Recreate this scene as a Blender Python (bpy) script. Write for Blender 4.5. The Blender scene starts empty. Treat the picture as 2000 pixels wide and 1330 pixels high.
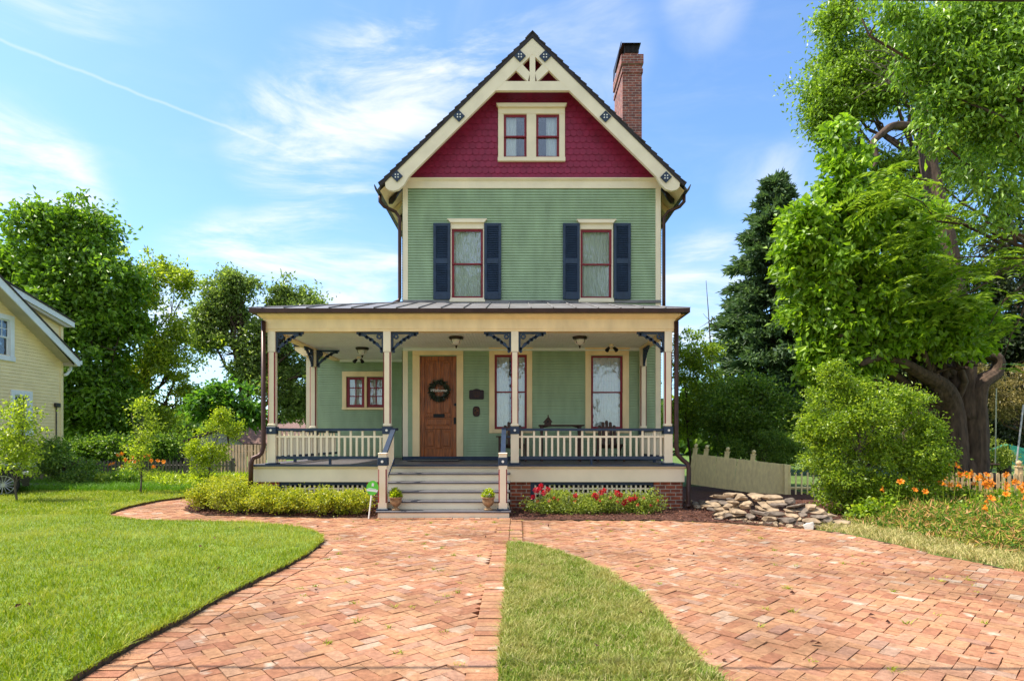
import bpy, bmesh, math, random
import numpy as np
from mathutils import Vector, Matrix
R = math.radians
random.seed(7)
rng = np.random.default_rng(7)
scene = bpy.context.scene
C = scene.collection

# ---- photo survey: focal length, horizon and vantage height give real positions from distances
F, HY, VX, H = 1166.0, 857.0, 1005.0, 1.47
def X(px, D): return (px - VX) * D / F
def Z(py, D): return H - (py - HY) * D / F
def G(px, py, z=0.0):
    D = F * (H - z) / (py - HY)
    return (X(px, D), D)

# ------------------------------------------------------------------ materials
def nodes(m):
    m.use_nodes = True
    nt = m.node_tree
    b = nt.nodes.get('Principled BSDF')
    return nt, b
def N(nt, t, **kw):
    n = nt.nodes.new(t)
    for k, v in kw.items():
        if k.startswith('i_'):
            n.inputs[k[2:]].default_value = v
        else:
            setattr(n, k, v)
    return n
def ramp(nt, stops, interp='LINEAR'):
    n = nt.nodes.new('ShaderNodeValToRGB')
    cr = n.color_ramp
    cr.interpolation = interp
    while len(cr.elements) > 1: cr.elements.remove(cr.elements[-1])
    cr.elements[0].position = stops[0][0]; cr.elements[0].color = (*stops[0][1], 1)
    for p, c in stops[1:]:
        e = cr.elements.new(p); e.color = (*c, 1)
    return n
def paint(name, col, rough=.55, var=.07, scale=3.0, bump=.0, bscale=60, metallic=0.0, stretch=(1,1,1), spec=.4):
    m = bpy.data.materials.new(name)
    nt, b = nodes(m)
    L = nt.links.new
    tc = N(nt, 'ShaderNodeTexCoord')
    mp = N(nt, 'ShaderNodeMapping'); mp.inputs['Scale'].default_value = stretch
    L(tc.outputs['Object'], mp.inputs['Vector'])
    nz = N(nt, 'ShaderNodeTexNoise'); nz.inputs['Scale'].default_value = scale; nz.inputs['Detail'].default_value = 6
    L(mp.outputs[0], nz.inputs['Vector'])
    lo = tuple(max(0, c*(1-var*2)) for c in col); hi = tuple(min(1, c*(1+var*2)) for c in col)
    rp = ramp(nt, [(.25, lo), (.75, hi)])
    L(nz.outputs['Fac'], rp.inputs[0]); L(rp.outputs[0], b.inputs['Base Color'])
    b.inputs['Roughness'].default_value = rough
    b.inputs['Metallic'].default_value = metallic
    b.inputs['Specular IOR Level'].default_value = spec
    if bump:
        n2 = N(nt, 'ShaderNodeTexNoise'); n2.inputs['Scale'].default_value = bscale; n2.inputs['Detail'].default_value = 4
        L(mp.outputs[0], n2.inputs['Vector'])
        bp = N(nt, 'ShaderNodeBump'); bp.inputs['Strength'].default_value = bump; bp.inputs['Distance'].default_value = .01
        L(n2.outputs['Fac'], bp.inputs['Height']); L(bp.outputs[0], b.inputs['Normal'])
    return m
def island(name, stops, rough=.7, noise=None, transl=0.0, spec=.3, patch=None, bump=0, bscale=30, tcol=1.25, stain=None):
    """colour differs from piece to piece (leaf to leaf, brick to brick)"""
    m = bpy.data.materials.new(name)
    nt, b = nodes(m); L = nt.links.new
    g = N(nt, 'ShaderNodeNewGeometry')
    rp = ramp(nt, stops)
    L(g.outputs['Random Per Island'], rp.inputs[0])
    col = rp.outputs[0]
    tc = N(nt, 'ShaderNodeTexCoord')
    if noise:
        nz = N(nt, 'ShaderNodeTexNoise'); nz.inputs['Scale'].default_value = noise[0]; nz.inputs['Detail'].default_value = 5
        L(tc.outputs['Object'], nz.inputs['Vector'])
        r2 = ramp(nt, [(.3, (noise[1],)*3), (.7, (noise[2],)*3)])
        L(nz.outputs['Fac'], r2.inputs[0])
        mx = N(nt, 'ShaderNodeMix', data_type='RGBA', blend_type='MULTIPLY'); mx.inputs[0].default_value = 1
        L(col, mx.inputs[6]); L(r2.outputs[0], mx.inputs[7]); col = mx.outputs[2]
    if patch:  # (scale, lo, hi, colour): worn or dry patches
        nz = N(nt, 'ShaderNodeTexNoise'); nz.inputs['Scale'].default_value = patch[0]; nz.inputs['Detail'].default_value = 6
        L(tc.outputs['Object'], nz.inputs['Vector'])
        r2 = ramp(nt, [(patch[1], (0,0,0)), (patch[2], (1,1,1))])
        L(nz.outputs['Fac'], r2.inputs[0])
        mx = N(nt, 'ShaderNodeMix', data_type='RGBA')
        L(r2.outputs[0], mx.inputs[0]); L(col, mx.inputs[6]); mx.inputs[7].default_value = (*patch[3], 1); col = mx.outputs[2]
    if stain:  # (scale, lo, hi, value): damp and dirt stains across many pieces
        nz = N(nt, 'ShaderNodeTexNoise'); nz.inputs['Scale'].default_value = stain[0]; nz.inputs['Detail'].default_value = 8; nz.inputs['Roughness'].default_value = .65
        L(tc.outputs['Object'], nz.inputs['Vector'])
        r2 = ramp(nt, [(stain[1], (1,1,1)), (stain[2], (stain[3],)*3)])
        L(nz.outputs['Fac'], r2.inputs[0])
        mx = N(nt, 'ShaderNodeMix', data_type='RGBA', blend_type='MULTIPLY'); mx.inputs[0].default_value = 1
        L(col, mx.inputs[6]); L(r2.outputs[0], mx.inputs[7]); col = mx.outputs[2]
    L(col, b.inputs['Base Color'])
    b.inputs['Roughness'].default_value = rough
    b.inputs['Specular IOR Level'].default_value = spec
    if bump:
        n2 = N(nt, 'ShaderNodeTexNoise'); n2.inputs['Scale'].default_value = bscale; n2.inputs['Detail'].default_value = 5
        L(tc.outputs['Object'], n2.inputs['Vector'])
        bp = N(nt, 'ShaderNodeBump'); bp.inputs['Strength'].default_value = bump; bp.inputs['Distance'].default_value = .02
        L(n2.outputs['Fac'], bp.inputs['Height']); L(bp.outputs[0], b.inputs['Normal'])
    if transl:
        t = N(nt, 'ShaderNodeBsdfTranslucent')
        hs = N(nt, 'ShaderNodeMix', data_type='RGBA', blend_type='MULTIPLY'); hs.inputs[0].default_value = 1
        L(col, hs.inputs[6]); hs.inputs[7].default_value = (tcol*1.0, tcol*1.05, tcol*.55, 1)
        L(hs.outputs[2], t.inputs['Color'])
        ms = N(nt, 'ShaderNodeMixShader'); ms.inputs[0].default_value = transl
        out = nt.nodes['Material Output']
        L(b.outputs[0], ms.inputs[1]); L(t.outputs[0], ms.inputs[2]); L(ms.outputs[0], out.inputs['Surface'])
    return m
def brickwall(name, c1, c2, mortar, bw=.21, rh=.075):
    m = bpy.data.materials.new(name)
    nt, b = nodes(m); L = nt.links.new
    tc = N(nt, 'ShaderNodeTexCoord')
    sp = N(nt, 'ShaderNodeSeparateXYZ'); L(tc.outputs['Object'], sp.inputs[0])
    ad = N(nt, 'ShaderNodeMath', operation='ADD'); L(sp.outputs[0], ad.inputs[0]); L(sp.outputs[1], ad.inputs[1])
    cb = N(nt, 'ShaderNodeCombineXYZ'); L(ad.outputs[0], cb.inputs[0]); L(sp.outputs[2], cb.inputs[1])
    br = N(nt, 'ShaderNodeTexBrick')
    br.inputs['Scale'].default_value = 1; br.inputs['Brick Width'].default_value = bw; br.inputs['Row Height'].default_value = rh
    br.inputs['Mortar Size'].default_value = .008; br.inputs['Color1'].default_value = (*c1, 1); br.inputs['Color2'].default_value = (*c2, 1)
    br.inputs['Mortar'].default_value = (*mortar, 1); br.inputs['Bias'].default_value = 0.1
    L(cb.outputs[0], br.inputs['Vector'])
    nz = N(nt, 'ShaderNodeTexNoise'); nz.inputs['Scale'].default_value = 9; nz.inputs['Detail'].default_value = 6
    L(tc.outputs['Object'], nz.inputs['Vector'])
    r2 = ramp(nt, [(.3, (.6,.6,.62)), (.7, (1.2,1.15,1.1))]); L(nz.outputs['Fac'], r2.inputs[0])
    mx = N(nt, 'ShaderNodeMix', data_type='RGBA', blend_type='MULTIPLY'); mx.inputs[0].default_value = 1
    L(br.outputs['Color'], mx.inputs[6]); L(r2.outputs[0], mx.inputs[7]); L(mx.outputs[2], b.inputs['Base Color'])
    b.inputs['Roughness'].default_value = .85
    bp = N(nt, 'ShaderNodeBump', invert=True); bp.inputs['Strength'].default_value = .6; bp.inputs['Distance'].default_value = .01
    L(br.outputs['Fac'], bp.inputs['Height']); L(bp.outputs[0], b.inputs['Normal'])
    return m
def glass(name, tint=(.92,.94,.93), reflect=.16):
    m = bpy.data.materials.new(name); m.use_nodes = True
    nt = m.node_tree; L = nt.links.new
    out = nt.nodes['Material Output']; nt.nodes.remove(nt.nodes['Principled BSDF'])
    tr = N(nt, 'ShaderNodeBsdfTransparent'); tr.inputs[0].default_value = (*tint, 1)
    gl = N(nt, 'ShaderNodeBsdfGlossy'); gl.inputs['Roughness'].default_value = .03; gl.inputs['Color'].default_value = (.9,.95,1,1)
    tc = N(nt, 'ShaderNodeTexCoord')
    nz = N(nt, 'ShaderNodeTexNoise'); nz.inputs['Scale'].default_value = 5; nz.inputs['Detail'].default_value = 2
    L(tc.outputs['Object'], nz.inputs['Vector'])
    bp = N(nt, 'ShaderNodeBump'); bp.inputs['Strength'].default_value = .25; bp.inputs['Distance'].default_value = .02
    L(nz.outputs['Fac'], bp.inputs['Height']); L(bp.outputs[0], gl.inputs['Normal'])
    fr = N(nt, 'ShaderNodeFresnel'); fr.inputs[0].default_value = 1.5
    ad = N(nt, 'ShaderNodeMath', operation='ADD'); ad.inputs[1].default_value = reflect; L(fr.outputs[0], ad.inputs[0])
    ms = N(nt, 'ShaderNodeMixShader'); L(ad.outputs[0], ms.inputs[0]); L(tr.outputs[0], ms.inputs[1]); L(gl.outputs[0], ms.inputs[2])
    L(ms.outputs[0], out.inputs['Surface'])
    return m

M = {}
M['green'] = paint('sage_siding', (.335,.44,.275), .6, .085, 2.6, bump=.10, bscale=30, stretch=(1.6,1.6,.5))
M['burg'] = paint('burgundy_shingle', (.255,.013,.052), .5, .12, 4, bump=.15, bscale=40)
M['cream'] = paint('cream_trim', (.90,.675,.375), .5, .06, 3.0, bump=.05, bscale=30, stretch=(1.5,1.5,.6))
M['cream2'] = paint('pale_cream_trim', (.87,.745,.545), .5, .05, 2.0)
M['navy'] = paint('navy_paint', (.020,.038,.075), .45, .15, 6)
M['maroon'] = paint('maroon_sash', (.23,.012,.024), .45, .12, 6)
M['roofing'] = paint('dark_roof_shingle', (.050,.040,.036), .85, .2, 9, bump=.3, bscale=25)
M['porchroof'] = paint('weathered_standing_seam', (.19,.18,.18), .5, .2, 3)
M['brown_metal'] = paint('brown_metal', (.060,.026,.018), .38, .15, 5, metallic=.35)
M['bronze'] = paint('dark_bronze', (.035,.028,.024), .4, .2, 8, metallic=.5)
M['gutter'] = paint('weathered_gutter', (.075,.07,.06), .5, .25, 6, metallic=.3)
M['floor'] = paint('porch_floor_paint', (.115,.10,.105), .5, .12, 5, stretch=(8,1,1))
M['tread'] = paint('tread_paint', (.10,.095,.105), .5, .12, 5)
M['ceil'] = paint('ceiling_blue', (.76,.80,.80), .6, .03, 3)
M['wood'] = paint('oak_door', (.30,.080,.013), .4, .35, 5, stretch=(9,9,.8), bump=.06, bscale=20, spec=.5)
M['dwood'] = paint('oiled_teak', (.060,.028,.018), .6, .3, 6, stretch=(4,4,1.5))
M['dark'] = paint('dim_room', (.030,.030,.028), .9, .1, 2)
M['curtain'] = paint('lace_curtain', (.90,.90,.86), .9, .05, 9, stretch=(3,3,1))
M['glass'] = glass('window_glass', reflect=.07)
M['white'] = paint('white_trim', (.76,.78,.80), .5, .04, 3)
M['yellow'] = paint('yellow_vinyl', (.88,.70,.38), .55, .05, 2)
M['tan'] = paint('tan_soffit', (.50,.45,.36), .7, .06, 3)
M['found'] = paint('foundation', (.20,.13,.09), .9, .2, 4, bump=.3)
M['brick'] = brickwall('pier_brick', (.36,.085,.035), (.22,.06,.035), (.42,.36,.29))
M['chimbrick'] = brickwall('chimney_brick', (.38,.105,.065), (.19,.06,.048), (.42,.33,.28))
M['black'] = paint('black_hardware', (.010,.010,.011), .4, .2, 10, metallic=.4)
M['whitedot'] = paint('white_button', (.85,.83,.76), .4, .02, 5)
M['lampglass'] = paint('frosted_shade', (.62,.60,.55), .3, .05, 8)
M['bark'] = paint('brown_bark', (.080,.050,.033), .95, .35, 7, bump=1.0, bscale=14, stretch=(1.6,1.6,.4))
M['greybark'] = paint('grey_bark', (.13,.105,.085), .95, .3, 7, bump=.9, bscale=14, stretch=(1.6,1.6,.4))
M['oldfence'] = paint('grey_old_fence', (.13,.11,.09), .9, .3, 8, stretch=(5,5,.7))
M['boardfence'] = paint('tan_board_fence', (.36,.25,.16), .85, .28, 7, stretch=(6,6,.6))
M['darkfence'] = paint('dark_board_fence', (.045,.037,.032), .9, .3, 7, stretch=(6,6,.6))
M['palefence'] = paint('cream_picket_paint', (.90,.71,.37), .7, .08, 6, stretch=(3,3,1))
M['sunfence'] = paint('weathered_picket_wood', (.56,.40,.22), .8, .22, 7, stretch=(5,5,1))
M['shed'] = paint('shed_siding', (.55,.54,.48), .7, .06, 3)
M['redroof'] = paint('faded_red_shingles', (.20,.115,.095), .9, .2, 12, bump=.3)
M['urn'] = paint('aged_terracotta', (.30,.185,.095), .9, .3, 14, bump=.5, bscale=50)
M['mulch'] = paint('bark_mulch_bed', (.085,.032,.020), 1, .4, 30, bump=1, bscale=80)
M['palestone'] = paint('pale_stone', (.52,.49,.43), .9, .12, 8, bump=.4)
M['soil'] = paint('turf_soil', (.085,.058,.032), 1, .35, 25, bump=1, bscale=60)
M['stonegrey'] = paint('fieldstone', (.30,.215,.135), .9, .34, 5, bump=.7, bscale=18)
M['stonedark'] = paint('dark_fieldstone', (.155,.12,.092), .9, .35, 5, bump=.7, bscale=18)
M['asphalt'] = paint('old_asphalt', (.17,.165,.165), .95, .15, 20, bump=.3)
M['groundgrass'] = paint('rough_turf', (.10,.16,.025), .95, .3, 3, bump=.5, bscale=30)
M['lawnbase'] = paint('turf_thatch', (.13,.19,.022), .95, .25, 8, bump=.6, bscale=60)
M['sand'] = paint('joint_sand', (.26,.175,.115), .95, .35, 9, bump=.4, bscale=40)
M['rubber'] = paint('tyre_rubber', (.015,.015,.016), .8, .2, 10)
M['alloy'] = paint('alloy_rim', (.45,.46,.48), .3, .08, 8, metallic=.8)
M['carpaint'] = paint('black_car_paint', (.010,.011,.013), .2, .1, 4)
M['signgreen'] = paint('sign_green', (.13,.62,.055), .4, .04, 5)
M['signwhite'] = paint('sign_white', (.85,.85,.85), .4, .03, 5)
M['greymetal'] = paint('grey_tube', (.42,.42,.43), .4, .08, 5, metallic=.3)
M['teal'] = paint('green_canopy', (.02,.22,.15), .7, .15, 6)
M['rope'] = paint('pale_rope', (.45,.47,.35), .9, .15, 20)
M['cable'] = paint('black_cable', (.012,.011,.012), .6, .15, 10)
M['bronzeplaque'] = paint('bronze_plaque', (.030,.016,.022), .5, .25, 14, metallic=.3)
M['firemark'] = paint('copper_relief', (.10,.040,.018), .5, .5, 30, metallic=.4, bump=.5)
M['mat'] = paint('grey_mat', (.12,.125,.12), .95, .25, 40)
M['bricks'] = island('reclaimed_pavers', [(0,(.35,.152,.088)),(.15,(.40,.185,.102)),(.35,(.44,.22,.118)),(.55,(.46,.245,.132)),(.72,(.41,.195,.12)),(.86,(.46,.265,.16)),(.94,(.36,.19,.13)),(.98,(.48,.32,.22)),(1,(.52,.38,.28))],
    rough=.9, noise=(26,.76,1.18), patch=(5.5,.63,.75,(.58,.47,.36)), bump=.5, bscale=90, spec=.15, stain=(.75,.44,.70,.52))
def leafmat(name, dark, mid, light, transl=.36, rough=.40, spec=.5, tcol=1.8):
    dark, mid, light = [(q[0]*1.86*k, q[1]*1.50*k, q[2]*1.35*k) for q, k in ((dark, .72), (mid, 1.03), (light, 1.30))]
    return island(name, [(0, dark), (.35, mid), (.7, mid), (1, light)], rough=rough, transl=transl, spec=spec, tcol=tcol)
M['leaf_maple'] = leafmat('maple_leaves', (.040,.105,.010), (.075,.17,.014), (.13,.235,.02))
M['leaf_mid'] = leafmat('loose_leaves', (.06,.125,.014), (.105,.20,.018), (.17,.28,.03))
M['leaf_oak'] = leafmat('oak_leaves', (.05,.10,.028), (.095,.165,.042), (.16,.235,.06))
M['leaf_big'] = leafmat('broad_leaves', (.025,.085,.012), (.05,.14,.016), (.09,.19,.02))
M['leaf_cat'] = leafmat('catalpa_leaves', (.06,.15,.010), (.11,.225,.014), (.17,.29,.02), transl=.38)
M['leaf_wal'] = leafmat('feathery_leaves', (.055,.125,.012), (.095,.18,.016), (.15,.235,.024), transl=.36)
M['leaf_elm'] = leafmat('elm_leaves', (.055,.13,.014), (.10,.21,.020), (.17,.29,.034), transl=.36, rough=.36, spec=.6)
M['leaf_bush'] = leafmat('bush_leaves', (.055,.12,.010), (.11,.20,.014), (.20,.29,.022), transl=.40)
M['leaf_laurel'] = leafmat('shrub_leaves', (.04,.10,.016), (.07,.15,.02), (.13,.21,.03))
M['leaf_hedge'] = leafmat('hedge_leaves', (.085,.14,.012), (.175,.24,.018), (.30,.34,.03), transl=.3)
M['leaf_rose'] = leafmat('rose_leaves', (.07,.13,.018), (.13,.20,.03), (.21,.27,.06), transl=.34)
M['leaf_sap'] = leafmat('sapling_leaves', (.085,.155,.010), (.16,.245,.014), (.24,.32,.022), transl=.4)
M['leaf_young'] = leafmat('young_tree_leaves', (.07,.14,.012), (.14,.22,.018), (.25,.33,.04), transl=.42)
M['leaf_dark'] = leafmat('evergreen_leaves', (.012,.026,.012), (.022,.040,.016), (.04,.06,.022), transl=.15)
M['needle'] = leafmat('blue_green_needles', (.022,.058,.028), (.044,.095,.040), (.075,.135,.058), transl=.22, rough=.6)
M['spruce'] = leafmat('yellowish_needles', (.08,.085,.03), (.13,.13,.045), (.2,.19,.07), transl=.2)
M['lily'] = island('lily_petals', [(0,(.75,.16,.008)),(.6,(.85,.24,.012)),(1,(.9,.34,.02))], rough=.5, transl=.25, tcol=1.2)
M['rose'] = island('rose_petals', [(0,(.50,.004,.018)),(.6,(.66,.010,.045)),(1,(.75,.10,.14))], rough=.5, transl=.15, tcol=1.0)
M['lilyleaf'] = island('lily_blades', [(0,(.12,.22,.02)),(.5,(.22,.31,.03)),(.75,(.42,.40,.06)),(1,(.55,.40,.14))], rough=.6, transl=.3, tcol=1.3)
M['weeds'] = island('dry_undergrowth', [(0,(.05,.12,.012)),(.3,(.11,.22,.018)),(.52,(.22,.32,.03)),(.68,(.45,.42,.07)),(.84,(.54,.28,.10)),(1,(.68,.42,.20))], rough=.8, transl=.25, tcol=1.2)
M['grass'] = island('lawn_blades', [(0,(.12,.19,.006)),(.35,(.21,.29,.008)),(.7,(.31,.37,.012)),(.92,(.42,.43,.03)),(1,(.55,.48,.16))], rough=.55, transl=.3, patch=(.75,.48,.74,(.50,.47,.09)), tcol=1.4)
M['grass2'] = island('dry_lawn_blades', [(0,(.12,.20,.016)),(.35,(.20,.29,.022)),(.6,(.31,.34,.06)),(.82,(.50,.44,.17)),(1,(.60,.52,.26))], rough=.6, transl=.3, patch=(2.4,.42,.72,(.46,.40,.14)), tcol=1.3)
M['grass3'] = island('tall_bright_grass', [(0,(.08,.20,.012)),(.5,(.13,.28,.014)),(1,(.2,.36,.02))], rough=.6, transl=.3)
M['drygrass'] = island('straw_grass', [(0,(.20,.24,.05)),(.4,(.46,.38,.13)),(1,(.66,.54,.26))], rough=.8, transl=.2, tcol=1.1)
M['chips'] = island('mulch_chips', [(0,(.045,.018,.012)),(.5,(.10,.038,.022)),(.85,(.17,.07,.04)),(1,(.26,.14,.09))], rough=.95)
M['wreath'] = leafmat('wreath_leaves', (.010,.022,.014), (.018,.035,.022), (.05,.065,.05), transl=.1)

# ------------------------------------------------------------------ object helpers
def tag(o, label=None, cat=None, group=None, kind=None):
    if label: o['label'] = label
    if cat: o['category'] = cat
    if group: o['group'] = group
    if kind: o['kind'] = kind
    return o
def thing(name, label, cat, loc=(0,0,0), group=None, rz=0.0):
    o = bpy.data.objects.new(name, None); C.objects.link(o)
    o.location = loc; o.rotation_euler = (0, 0, rz); o.empty_display_size = .2
    return tag(o, label, cat, group)
def wpos(o):
    p = Vector((0,0,0))
    while o is not None:
        p += Vector(o.location); o = o.parent
    return p
def link(name, me, mat, parent=None, off=(0,0,0), smooth=False):
    o = bpy.data.objects.new(name, me); C.objects.link(o)
    if mat is not None: me.materials.append(mat)
    if parent is not None: o.parent = parent
    o.location = off
    if smooth: me.shade_smooth()
    return o
def copy_tree(o, parent=None):
    c = o.copy(); C.objects.link(c); c.parent = parent
    for ch in o.children: copy_tree(ch, c)
    return c
class MB:
    def __init__(s): s.v = []; s.f = []
    def add(s, vs, fs):
        n = len(s.v); s.v += [tuple(v) for v in vs]; s.f += [tuple(i+n for i in f) for f in fs]; return s
    def box(s, x0, x1, y0, y1, z0, z1):
        if x0 > x1: x0, x1 = x1, x0
        if y0 > y1: y0, y1 = y1, y0
        if z0 > z1: z0, z1 = z1, z0
        return s.add([(x0,y0,z0),(x1,y0,z0),(x1,y1,z0),(x0,y1,z0),(x0,y0,z1),(x1,y0,z1),(x1,y1,z1),(x0,y1,z1)],
            [(0,3,2,1),(4,5,6,7),(0,1,5,4),(1,2,6,5),(2,3,7,6),(3,0,4,7)])
    def bevbox(s, x0, x1, y0, y1, z0, z1, b=.006):
        bm = bmesh.new(); bmesh.ops.create_cube(bm, size=1)
        for v in bm.verts:
            v.co = (x0 + (v.co.x+.5)*(x1-x0), y0 + (v.co.y+.5)*(y1-y0), z0 + (v.co.z+.5)*(z1-z0))
        bmesh.ops.bevel(bm, geom=bm.edges[:], offset=b, segments=1, affect='EDGES')
        bm.verts.index_update()
        s.add([v.co[:] for v in bm.verts], [[v.index for v in f.verts] for f in bm.faces]); bm.free(); return s
    def quad(s, a, b, c, d): return s.add([a,b,c,d], [(0,1,2,3)])
    def prism(s, poly, y0, y1):
        """polygon in x,z pulled from y0 back to y1"""
        a = sum(poly[i][0]*poly[(i+1)%len(poly)][1]-poly[(i+1)%len(poly)][0]*poly[i][1] for i in range(len(poly)))
        if a < 0: poly = poly[::-1]
        n = len(poly)
        vs = [(p[0], y0, p[1]) for p in poly] + [(p[0], y1, p[1]) for p in poly]
        return s.add(vs, [tuple(range(n)), tuple(range(2*n-1, n-1, -1))] + [((i+1)%n, i, i+n, (i+1)%n+n) for i in range(n)])
    def prism_x(s, poly, x0, x1):
        """polygon in y,z pulled from x0 to x1"""
        a = sum(poly[i][0]*poly[(i+1)%len(poly)][1]-poly[(i+1)%len(poly)][0]*poly[i][1] for i in range(len(poly)))
        if a < 0: poly = poly[::-1]
        n = len(poly)
        vs = [(x1, p[0], p[1]) for p in poly] + [(x0, p[0], p[1]) for p in poly]
        return s.add(vs, [tuple(range(n)), tuple(range(2*n-1, n-1, -1))] + [((i+1)%n, i, i+n, (i+1)%n+n) for i in range(n)])
    def prism_z(s, poly, z0, z1):
        a = sum(poly[i][0]*poly[(i+1)%len(poly)][1]-poly[(i+1)%len(poly)][0]*poly[i][1] for i in range(len(poly)))
        if a < 0: poly = poly[::-1]
        n = len(poly)
        vs = [(p[0], p[1], z1) for p in poly] + [(p[0], p[1], z0) for p in poly]
        return s.add(vs, [tuple(range(n)), tuple(range(2*n-1, n-1, -1))] + [((i+1)%n, i, i+n, (i+1)%n+n) for i in range(n)])
    def tube(s, path, radii, n=8, cap=True):
        path = [Vector(p) for p in path]
        if not hasattr(radii, '__len__'): radii = [radii]*len(path)
        rings = []; up = Vector((.13,.31,.94)); vs = []
        for i, p in enumerate(path):
            d = (path[min(i+1, len(path)-1)] - path[max(i-1, 0)])
            if d.length < 1e-9: d = Vector((0,0,1))
            d.normalize()
            a = up - d*up.dot(d)
            if a.length < .05: a = Vector((1,0,0)) - d*d.x
            a.normalize(); b = d.cross(a); up = a
            for k in range(n):
                t = 2*math.pi*k/n
                vs.append(p + (a*math.cos(t) + b*math.sin(t))*radii[i])
        fs = []
        for i in range(len(path)-1):
            for k in range(n):
                fs.append((i*n+k, i*n+(k+1)%n, (i+1)*n+(k+1)%n, (i+1)*n+k))
        if cap: fs += [tuple(range(n-1,-1,-1)), tuple(range((len(path)-1)*n, len(path)*n))]
        return s.add(vs, fs)
    def lathe(s, prof, cx, cy, n=20):
        vs = [(cx + r*math.cos(2*math.pi*k/n), cy + r*math.sin(2*math.pi*k/n), z) for r, z in prof for k in range(n)]
        fs = [(i*n+k, i*n+(k+1)%n, (i+1)*n+(k+1)%n, (i+1)*n+k) for i in range(len(prof)-1) for k in range(n)]
        fs += [tuple(range(n-1,-1,-1)), tuple(range((len(prof)-1)*n, len(prof)*n))]
        return s.add(vs, fs)
    def disc_y(s, cx, cz, r, y0, y1, n=14):
        return s.prism([(cx + r*math.cos(2*math.pi*k/n), cz + r*math.sin(2*math.pi*k/n)) for k in range(n)], y0, y1)
    def xform(s, m):
        s.v = [tuple(m @ Vector(v)) for v in s.v]; return s
    def build(s, name, mat, parent=None, origin=None, smooth=False):
        """vertices are in world space unless origin given; parent chain is unrotated"""
        off = wpos(parent) if parent is not None else Vector((0,0,0))
        o = Vector(origin) if origin is not None else off
        me = bpy.data.meshes.new(name)
        me.from_pydata([(v[0]-o.x, v[1]-o.y, v[2]-o.z) for v in s.v], [], s.f)
        me.update()
        return link(name, me, mat, parent, tuple(o - off), smooth)
def fastmesh(name, verts, nper, faces_local, mat, parent=None, origin=(0,0,0)):
    """verts (K,nper,3) with the same small face pattern each: bulk mesh of leaves / blades"""
    K = verts.shape[0]
    off = wpos(parent) if parent is not None else Vector((0,0,0))
    o = off if parent is not None else Vector(origin)
    v = (verts - np.array(o)).reshape(-1, 3).astype(np.float32)
    fl = np.array([i for f in faces_local for i in f]); ln = np.array([len(f) for f in faces_local])
    loops = (np.arange(K)[:, None]*nper + fl[None, :]).reshape(-1).astype(np.int32)
    lens = np.tile(ln, K)
    starts = np.concatenate([[0], np.cumsum(lens)[:-1]]).astype(np.int32)
    me = bpy.data.meshes.new(name)
    me.vertices.add(len(v)); me.vertices.foreach_set('co', v.reshape(-1))
    me.loops.add(len(loops)); me.loops.foreach_set('vertex_index', loops)
    me.polygons.add(len(lens)); me.polygons.foreach_set('loop_start', starts)
    me.update(calc_edges=True); me.shade_flat()
    return link(name, me, mat, parent, (0,0,0) if parent is not None else tuple(o))
def unit(a): return a / np.maximum(np.linalg.norm(a, axis=1, keepdims=True), 1e-9)
def leaves(name, pos, axis, ln, wd, mat, parent=None, fold=.25, origin=(0,0,0), upbias=.6):
    """folded diamond leaves; axis = pointing direction"""
    K = len(pos)
    axis = unit(axis)
    nrm = rng.normal(size=(K,3)); nrm[:,2] += upbias
    side = unit(np.cross(axis, nrm)); nrm = np.cross(side, axis)
    ln = (ln * rng.uniform(.65, 1.25, K))[:, None]; wd = (wd * rng.uniform(.75, 1.2, K))[:, None]
    base = pos; tip = pos + axis*ln - nrm*ln*.08
    mid = pos + axis*ln*.42
    l = mid + side*wd*.5 + nrm*wd*fold; r = mid - side*wd*.5 + nrm*wd*fold
    V = np.stack([base, l, tip, r], axis=1)
    return fastmesh(name, V, 4, [(0,2,1),(0,3,2)], mat, parent, origin)
def rand_dirs(n): return unit(rng.normal(size=(n,3)))
def blob(px, py, rpx, D, rpy=None, ry=None):
    """ball of foliage measured in the photo, at distance D"""
    s = D / F
    rpy = rpy or rpx
    return (X(px, D), D, Z(py, D), rpx*s, (ry or min(rpx, rpy)*s*.9), rpy*s)
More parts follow.
